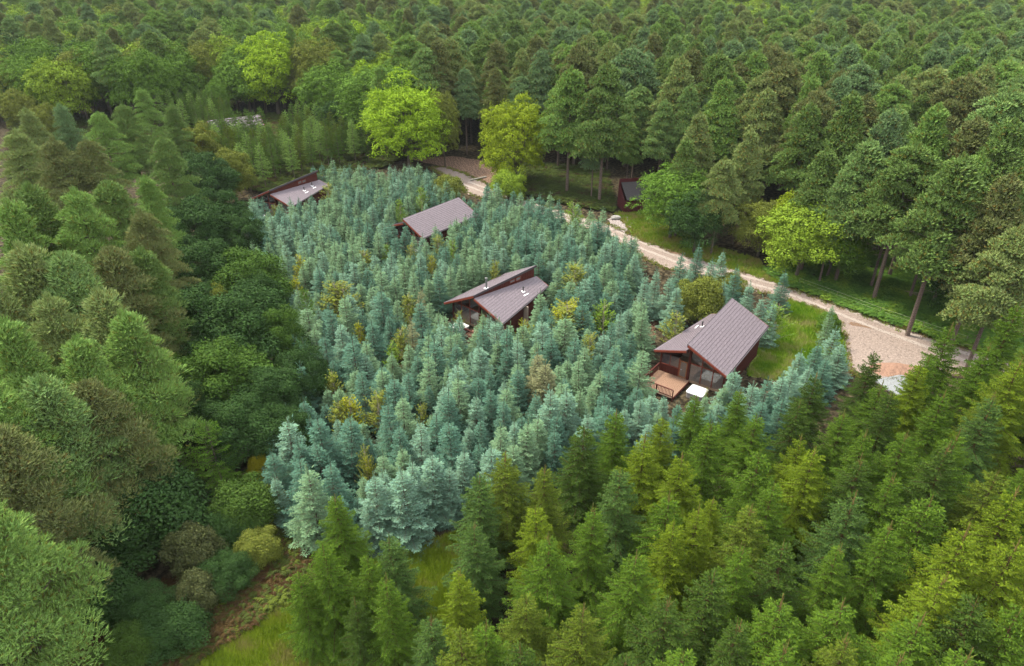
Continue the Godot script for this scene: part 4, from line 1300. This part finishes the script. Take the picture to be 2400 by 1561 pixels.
func make_far_wood() -> void:
	var cell := 6.0
	var near := []
	var far := []
	var ptints := ["pine_green", "pine_blue", "pine_olive", "pine_fresh", "pine_moss", "pine_rust"]
	var z := 84.0
	while z < 470.0:
		var half := (z * 0.92 + 40.0)
		var x := -half
		while x < half:
			var p := Vector3(x + r(-2.2, 2.2), 0, -z + r(-2.2, 2.2))
			x += cell
			var q := pix(p)
			# keep the clearings, the plantation, the roads, the young firs and the near stands free
			if q.y > 400.0 and q.x > 560.0 and q.x < 1480.0:
				continue
			if q.x > 1000.0 and q.x < 1300.0 and q.y > 372.0:
				continue
			if q.x > 1300.0 and q.y > 452.0 + maxf(0.0, (q.x - 1480.0) * 0.27):
				continue
			if q.x < 560.0 and q.y > 330.0 or q.x < 880.0 and q.y > 300.0:
				continue
			if on_cabin(p, 3.0) or not clear_of(p, 4.0):
				continue
			var kind := "pine"
			var tint: String = ptints[rng.randi() % 6]
			var deep := -p.z
			var leafy := 0.04
			if q.x < 1000.0:
				leafy = 0.75
			elif deep > 300.0:
				leafy = 0.75
			elif deep > 230.0:
				leafy = 0.4
			elif deep > 170.0:
				leafy = 0.1
			if q.x < 900.0 and deep < 200.0:
				leafy = 0.9
			if rng.randf() < leafy:
				kind = "broadleaf"
				tint = ["leaf_mid", "leaf_mid", "leaf_fresh", "leaf_olive", "leaf_dark", "leaf_mid", "lime" if rng.randf() < 0.3 else "leaf_fresh"][rng.randi() % 7]
			var h := r(17.5, 25.0) if kind == "pine" else r(14.0, 20.0)
			if kind == "broadleaf" and rng.randf() < 0.35:
				continue
			if not seen(p, h, 4.5) or hides(p, h, 4.0):
				continue
			near.append([kind, p, h, tint])
		z += cell
	# the three hundred that show largest stand as trees of their own, the rest as one wood
	near.sort_custom(func(a: Array, b: Array) -> bool: return a[1].z > b[1].z)
	var used := {"pine": counts.get("pine_tree", 0), "broadleaf": counts.get("broadleaf_tree", 0)}
	for q in near:
		if used[q[0]] < 290:
			used[q[0]] += 1
			if q[0] == "pine":
				plant("pine", q[1], q[2], q[3], pine_place(q[1]), "pines of the near stand and of the wood", r(0.9, 1.1))
			else:
				plant("broadleaf", q[1], q[2], q[3], "in the mixed wood beyond the cabins" if q[1].x < 0.0 else "scattered in the pine wood beyond the gravel road", "broadleaved trees of the mixed wood", r(0.85, 1.1))
		else:
			far.append(q)
	print("far trees ", near.size(), " as mass ", far.size())
	for kind in ["pine", "broadleaf"]:
		var part := []
		for q in far:
			if q[0] == kind:
				part.append([q[1], q[2], q[3]])
		lump("far_pine_wood" if kind == "pine" else "far_broadleaved_wood", kind, part, "mass of far pines closing the view beyond the clearings" if kind == "pine" else "mass of far rounded broadleaved crowns behind the pine wood")

func lump(called: String, kind: String, spots: Array, label: String) -> void:
	# past the three hundred that show largest: one mass of trees
	var root := Node3D.new()
	root.name = called
	add_child(root)
	tag(root, label, "wood", "", "stuff")
	var sets := {}
	for q in spots:
		var v: int = rng.randi() % kinds[kind].size()
		var key := "%s %d" % [q[2], v]
		if not sets.has(key):
			sets[key] = []
		var s: float = q[1] / kinds[kind][v][2]
		sets[key].append(Transform3D(Basis(Vector3.UP, r(0, TAU)).scaled(Vector3(s * 1.05, s, s * 1.05)), q[0]))
	for key in sets:
		for part in 2:
			var v := int(key.split(" ")[1])
			var mm := MultiMesh.new()
			mm.transform_format = MultiMesh.TRANSFORM_3D
			mm.mesh = kinds[kind][v][part]
			mm.instance_count = sets[key].size()
			for i in sets[key].size():
				mm.set_instance_transform(i, sets[key][i])
			var mi := MultiMeshInstance3D.new()
			mi.name = "crowns" if part == 0 else "trunks"
			mi.multimesh = mm
			mi.material_override = leaf_mat(key.split(" ")[0], leaf_colors[key.split(" ")[0]][0]) if part == 0 else bark(kind)
			root.add_child(mi, true)

# ---------------------------------------------------------------- grass, ferns
func scatter(called: String, tuft: Bag, poly: Array, n: int, lo: float, hi: float, tones: Array, label: String, category: String) -> void:
	var vp := []
	var a := Vector2(1e9, 1e9)
	var b := -a
	for p in poly:
		var w := at(p[0], p[1])
		vp.append(Vector2(w.x, w.z))
		a = a.min(vp[-1])
		b = b.max(vp[-1])
	var road := []
	for q in ROAD:
		road.append(Vector2(at(q[0], q[1]).x, at(q[0], q[1]).z))
	var placed := []
	var tries := 0
	while placed.size() < n and tries < n * 8:
		tries += 1
		var p := Vector2(r(a.x, b.x), r(a.y, b.y))
		if in_poly(p, vp) and not on_cabin(Vector3(p.x, 0, p.y), 0.0) and not in_poly(p, road):
			placed.append(p)
	var mm := MultiMesh.new()
	mm.transform_format = MultiMesh.TRANSFORM_3D
	mm.use_colors = true
	mm.mesh = tuft.mesh()
	mm.instance_count = placed.size()
	var noise := FastNoiseLite.new()
	noise.seed = 11
	noise.frequency = 0.12
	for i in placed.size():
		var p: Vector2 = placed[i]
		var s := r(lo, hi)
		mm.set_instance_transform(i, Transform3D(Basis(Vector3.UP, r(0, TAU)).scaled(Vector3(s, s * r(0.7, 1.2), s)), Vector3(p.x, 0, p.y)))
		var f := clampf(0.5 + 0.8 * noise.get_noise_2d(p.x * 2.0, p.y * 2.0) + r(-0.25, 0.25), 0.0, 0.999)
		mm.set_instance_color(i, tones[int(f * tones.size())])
	var o := MultiMeshInstance3D.new()
	o.name = numbered(called)
	o.multimesh = mm
	o.material_override = leaf_mat("ground_plants", Color.WHITE, 0.3)
	add_child(o)
	tag(o, label, category, "", "stuff")

func make_undergrowth() -> void:
	var tuft := Bag.new()
	for i in 16:
		var a := r(0, TAU)
		var p := Vector3(r(-0.16, 0.16), 0, r(-0.16, 0.16))
		var lean := Vector3(cos(a), 0, sin(a)) * r(0.05, 0.22)
		var w := Vector3(-sin(a), 0, cos(a)) * 0.02
		var h := r(0.18, 0.42)
		tuft.tri(p - w, p + lean + Vector3(0, h, 0), p + w, Color.WHITE * r(0.8, 1.0))
	var fern := Bag.new()
	for i in 8:
		var a := TAU * i / 8.0 + r(-0.3, 0.3)
		var d := Vector3(cos(a), 0, sin(a))
		var s := Vector3(-sin(a), 0, cos(a))
		var l := r(0.5, 0.8)
		for k in 7:
			var t := 0.2 + 0.8 * k / 7.0
			var c := d * l * t + Vector3(0, 0.55 * sin(t * 2.4) * l + 0.1, 0)
			for q in [-1.0, 1.0]:
				var e: Vector3 = c + s * q * 0.24 * (1.1 - t) + d * 0.06 + Vector3(0, -0.04, 0)
				fern.tri(c - d * 0.045, e, c + d * 0.05, Color.WHITE * r(0.75, 1.0))
	var greens := [Color(0.15, 0.22, 0.016), Color(0.19, 0.27, 0.02), Color(0.22, 0.28, 0.026), Color(0.25, 0.24, 0.07)]
	scatter("grass", tuft, MEADOW, 15000, 0.8, 1.5, greens, "rough yellow-green meadow grass in front of the plantation", "grass")
	scatter("grass", tuft, LAWN, 7000, 0.7, 1.5, [Color(0.10, 0.21, 0.012), Color(0.15, 0.26, 0.016), Color(0.20, 0.28, 0.035), Color(0.26, 0.26, 0.09)], "bright lawn grass between the open-deck cabin and the gravel road", "grass")
	scatter("grass", tuft, VERGE, 5000, 0.7, 1.4, [Color(0.15, 0.24, 0.02), Color(0.20, 0.28, 0.03), Color(0.26, 0.24, 0.07)], "green verge grass along the gravel road below the shed", "grass")
	scatter("bracken", fern, BRACKEN, 2600, 0.7, 1.5, [Color(0.045, 0.026, 0.012), Color(0.06, 0.04, 0.016), Color(0.045, 0.06, 0.014), Color(0.075, 0.10, 0.016)], "brown and green bracken between the holly thicket and the meadow", "bracken")
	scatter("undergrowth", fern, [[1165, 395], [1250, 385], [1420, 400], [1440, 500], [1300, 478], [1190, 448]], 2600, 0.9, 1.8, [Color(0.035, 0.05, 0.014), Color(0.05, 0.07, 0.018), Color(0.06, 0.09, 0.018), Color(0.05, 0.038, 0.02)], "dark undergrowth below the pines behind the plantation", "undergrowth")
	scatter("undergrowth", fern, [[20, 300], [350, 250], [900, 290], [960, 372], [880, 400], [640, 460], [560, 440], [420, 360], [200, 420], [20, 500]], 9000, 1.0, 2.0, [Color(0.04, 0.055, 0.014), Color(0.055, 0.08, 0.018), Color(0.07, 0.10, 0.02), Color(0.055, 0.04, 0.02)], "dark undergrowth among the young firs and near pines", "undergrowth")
	scatter("ferns", fern, FERNS, 5200, 0.7, 1.4, [Color(0.06, 0.13, 0.025), Color(0.08, 0.17, 0.03), Color(0.10, 0.19, 0.03), Color(0.15, 0.24, 0.03)], "dark green ferns under the pines along the gravel road", "ferns")

func make_road_edges() -> void:
	var tuft := Bag.new()
	for i in 14:
		var a := r(0, TAU)
		var p := Vector3(r(-0.2, 0.2), 0, r(-0.2, 0.2))
		var w := Vector3(-sin(a), 0, cos(a)) * 0.03
		tuft.tri(p - w, p + Vector3(cos(a) * 0.15, r(0.1, 0.3), sin(a) * 0.15), p + w, Color.WHITE * r(0.8, 1.0))
	var stone := Bag.new()
	stone.slab([Vector3(-0.04, 0.03, 0.03), Vector3(-0.03, 0.03, -0.03), Vector3(0.03, 0.03, -0.03), Vector3(0.045, 0.03, 0.03)], Vector3(0, -0.04, 0))
	var road := []
	for q in ROAD:
		road.append(at(q[0], q[1]))
	for what in 2:
		var xs := []
		if what == 0:
			for i in road.size():
				var a: Vector3 = road[i]
				var e: Vector3 = road[(i + 1) % road.size()]
				for k in int(a.distance_to(e) * 9.0):
					var g := r(0, 1)
					xs.append(a.lerp(e, g) + Vector3(rng.randfn() * 0.35, 0, rng.randfn() * 0.35))
		else:
			var flat := []
			for p in road:
				flat.append(Vector2(p.x, p.z))
			for i in 60000:
				var p := at(r(1000, 2420), r(390, 930))
				if in_poly(Vector2(p.x, p.z), flat):
					xs.append(p)
				if xs.size() > 3500:
					break
		var mm := MultiMesh.new()
		mm.transform_format = MultiMesh.TRANSFORM_3D
		mm.use_colors = true
		mm.mesh = tuft.mesh() if what == 0 else stone.mesh()
		mm.instance_count = xs.size()
		for i in xs.size():
			var k := r(0.6, 1.6)
			mm.set_instance_transform(i, Transform3D(Basis(Vector3.UP, r(0, TAU)).scaled(Vector3(k, k, k)), xs[i]))
			var c := r(0.7, 1.1)
			mm.set_instance_color(i, (Color(0.15, 0.19, 0.03) if rng.randf() < 0.6 else Color(0.19, 0.15, 0.06)) * c if what == 0 else Color(0.24, 0.20, 0.175) * c)
		var o := MultiMeshInstance3D.new()
		o.name = numbered("grass") if what == 0 else "stones"
		o.multimesh = mm
		o.material_override = leaf_mat("ground_plants", Color.WHITE, 0.3)
		add_child(o)
		tag(o, "sparse grass and weeds creeping over the edges of the gravel road" if what == 0 else "loose stones strewn over the gravel road and yard", "grass" if what == 0 else "stones", "", "stuff")

# ---------------------------------------------------------------- shed and small things
func make_small_things() -> void:
	# dark red shed below the pines
	var c := at(1475, 492)
	var s := thing("timber_shed", "small dark maroon shed with a grey lean-to roof under the pines", "shed", c, 0.18)
	var red := paint("shed_stain", lin(0.10, 0.016, 0.018), 0.75, 0.35, 0.9, 0.4)
	var grey := paint("shed_felt", lin(0.06, 0.055, 0.055), 0.9, 0.3, 0.8, 0.3)
	var b := Bag.new()
	boards(b, Vector3(-1.6, 0.25, 1.6), Vector3(3.2, 0.25, 1.6), 2.4, 2.4, 0.06, Vector3(0, 0, 1))
	obj("wall", b, red, s)
	b = Bag.new()
	boards(b, Vector3(-1.6, 0.25, -2.2), Vector3(-1.6, 0.25, 1.6), 4.6, 2.4, 0.06, Vector3(-1, 0, 0))
	boards(b, Vector3(3.2, 0.25, -2.2), Vector3(3.2, 0.25, 1.6), 4.6, 2.4, 0.06, Vector3(1, 0, 0))
	obj("wall", b, red, s)
	b = Bag.new()
	boards(b, Vector3(-1.6, 0.25, -2.2), Vector3(3.2, 0.25, -2.2), 5.3, 5.3, 0.06, Vector3(0, 0, 1))
	obj("wall", b, red, s)
	b = Bag.new()
	b.slab([Vector3(-1.3, 2.55, 1.9), Vector3(-1.3, 4.7, -2.0), Vector3(3.4, 4.7, -2.0), Vector3(3.4, 2.55, 1.9)], Vector3(0, -0.1, 0))
	obj("roof", b, grey, s)
	b = Bag.new()
	b.box(Vector3(-1.3, 1.35, 1.69), Vector3(-1.08, 1.6, 1.72))
	obj("sign", b, paint("sign_white", lin(0.8, 0.8, 0.8), 0.6, 0.4), s)
	b = Bag.new()
	b.box(Vector3(-1.55, 0.0, -2.1), Vector3(3.15, 0.25, 1.55))
	obj("plinth", b, paint("plinth_dark", lin(0.04, 0.035, 0.03), 0.9, 0.2), s)
	# pale log lying at the clearing
	var a := at(1102, 424)
	var e := at(1140, 416)
	b = Bag.new()
	var mid := (a + e) * 0.5
	b.tube(a - mid + Vector3(0, 0.18, 0), e - mid + Vector3(0, 0.18, 0), 0.17, 0.14, 10)
	for q in [[a - mid, 0.17, -1.0], [e - mid, 0.14, 1.0]]:
		var w: Vector3 = (e - a).normalized() * 0.01 * q[2]
		b.tube(q[0] + Vector3(0, 0.18, 0) - w, q[0] + Vector3(0, 0.18, 0) + w, q[1], 0.001, 10)
	var log_ := obj("felled_log", b, paint("peeled_log", lin(0.45, 0.42, 0.36), 0.8, 0.3, 0.9, 0.2), self)
	log_.position = mid
	tag(log_, "pale peeled log lying at the edge of the bare clearing", "log")
	# pale boulder by the track to the shed
	b = Bag.new()
	var n := FastNoiseLite.new()
	n.seed = 8
	n.frequency = 1.3
	var pt := func(i: int, k: int) -> Vector3:
		var t := PI * k / 7.0
		var f := TAU * i / 12.0
		var d := Vector3(sin(t) * cos(f), cos(t), sin(t) * sin(f))
		return d * Vector3(0.95, 0.42, 0.5) * (1.0 + 0.35 * n.get_noise_3dv(d)) + Vector3(0, 0.3, 0)
	for i in 12:
		for k in 7:
			b.quad(pt.call(i, k), pt.call(i, k + 1), pt.call(i + 1, k + 1), pt.call(i + 1, k))
	var rock := obj("boulder", b, paint("pale_stone", lin(0.40, 0.38, 0.35), 0.9, 0.3, 0.9, 0.25), self)
	rock.position = at(1442, 514)
	tag(rock, "pale flat boulder beside the track to the maroon shed", "boulder")
	# concrete slab beyond the spoil heap
	b = Bag.new()
	b.box(Vector3(-1.9, 0, -1.7), Vector3(1.9, 0.16, 1.7))
	var pad := obj("concrete_slab", b, paint("pale_concrete", lin(0.22, 0.235, 0.245), 0.7, 0.4, 0.35, 0.15), self)
	pad.position = at(2108, 905)
	pad.rotation.y = 0.3
	tag(pad, "pale grey concrete slab below the red sand heap", "slab")
	# fence wire along the ferns
	var f := thing("wire_fence", "thin wire fence on slim stakes along the ferny side of the gravel road", "fence", at(1872, 668))
	var o := f.position
	var line := []
	for q in [[1872, 668], [1960, 700], [2060, 738], [2160, 772], [2262, 806]]:
		line.append(at(q[0], q[1]) - o)
	for p in line:
		b = Bag.new()
		b.tube(p, p + Vector3(0, 1.15, 0), 0.035, 0.03, 6)
		obj("stake", b, paint("stake_wood", lin(0.14, 0.12, 0.09), 0.9, 0.2), f)
	for y in [0.6, 1.05]:
		b = Bag.new()
		for i in line.size() - 1:
			b.tube(line[i] + Vector3(0, y, 0), line[i + 1] + Vector3(0, y, 0), 0.012, 0.012, 4)
		obj("wire", b, paint("wire", lin(0.30, 0.32, 0.22), 0.6, 0.4), f)
	# blue stake in the bracken
	b = Bag.new()
	b.tube(Vector3.ZERO, Vector3(0.02, 1.1, 0), 0.03, 0.025, 6)
	var stake := obj("marker_stake", b, paint("blue_plastic", lin(0.16, 0.32, 0.55), 0.5, 0.4), self)
	stake.position = at(347, 1568)
	tag(stake, "thin blue marker stake standing in the brown bracken", "stake")
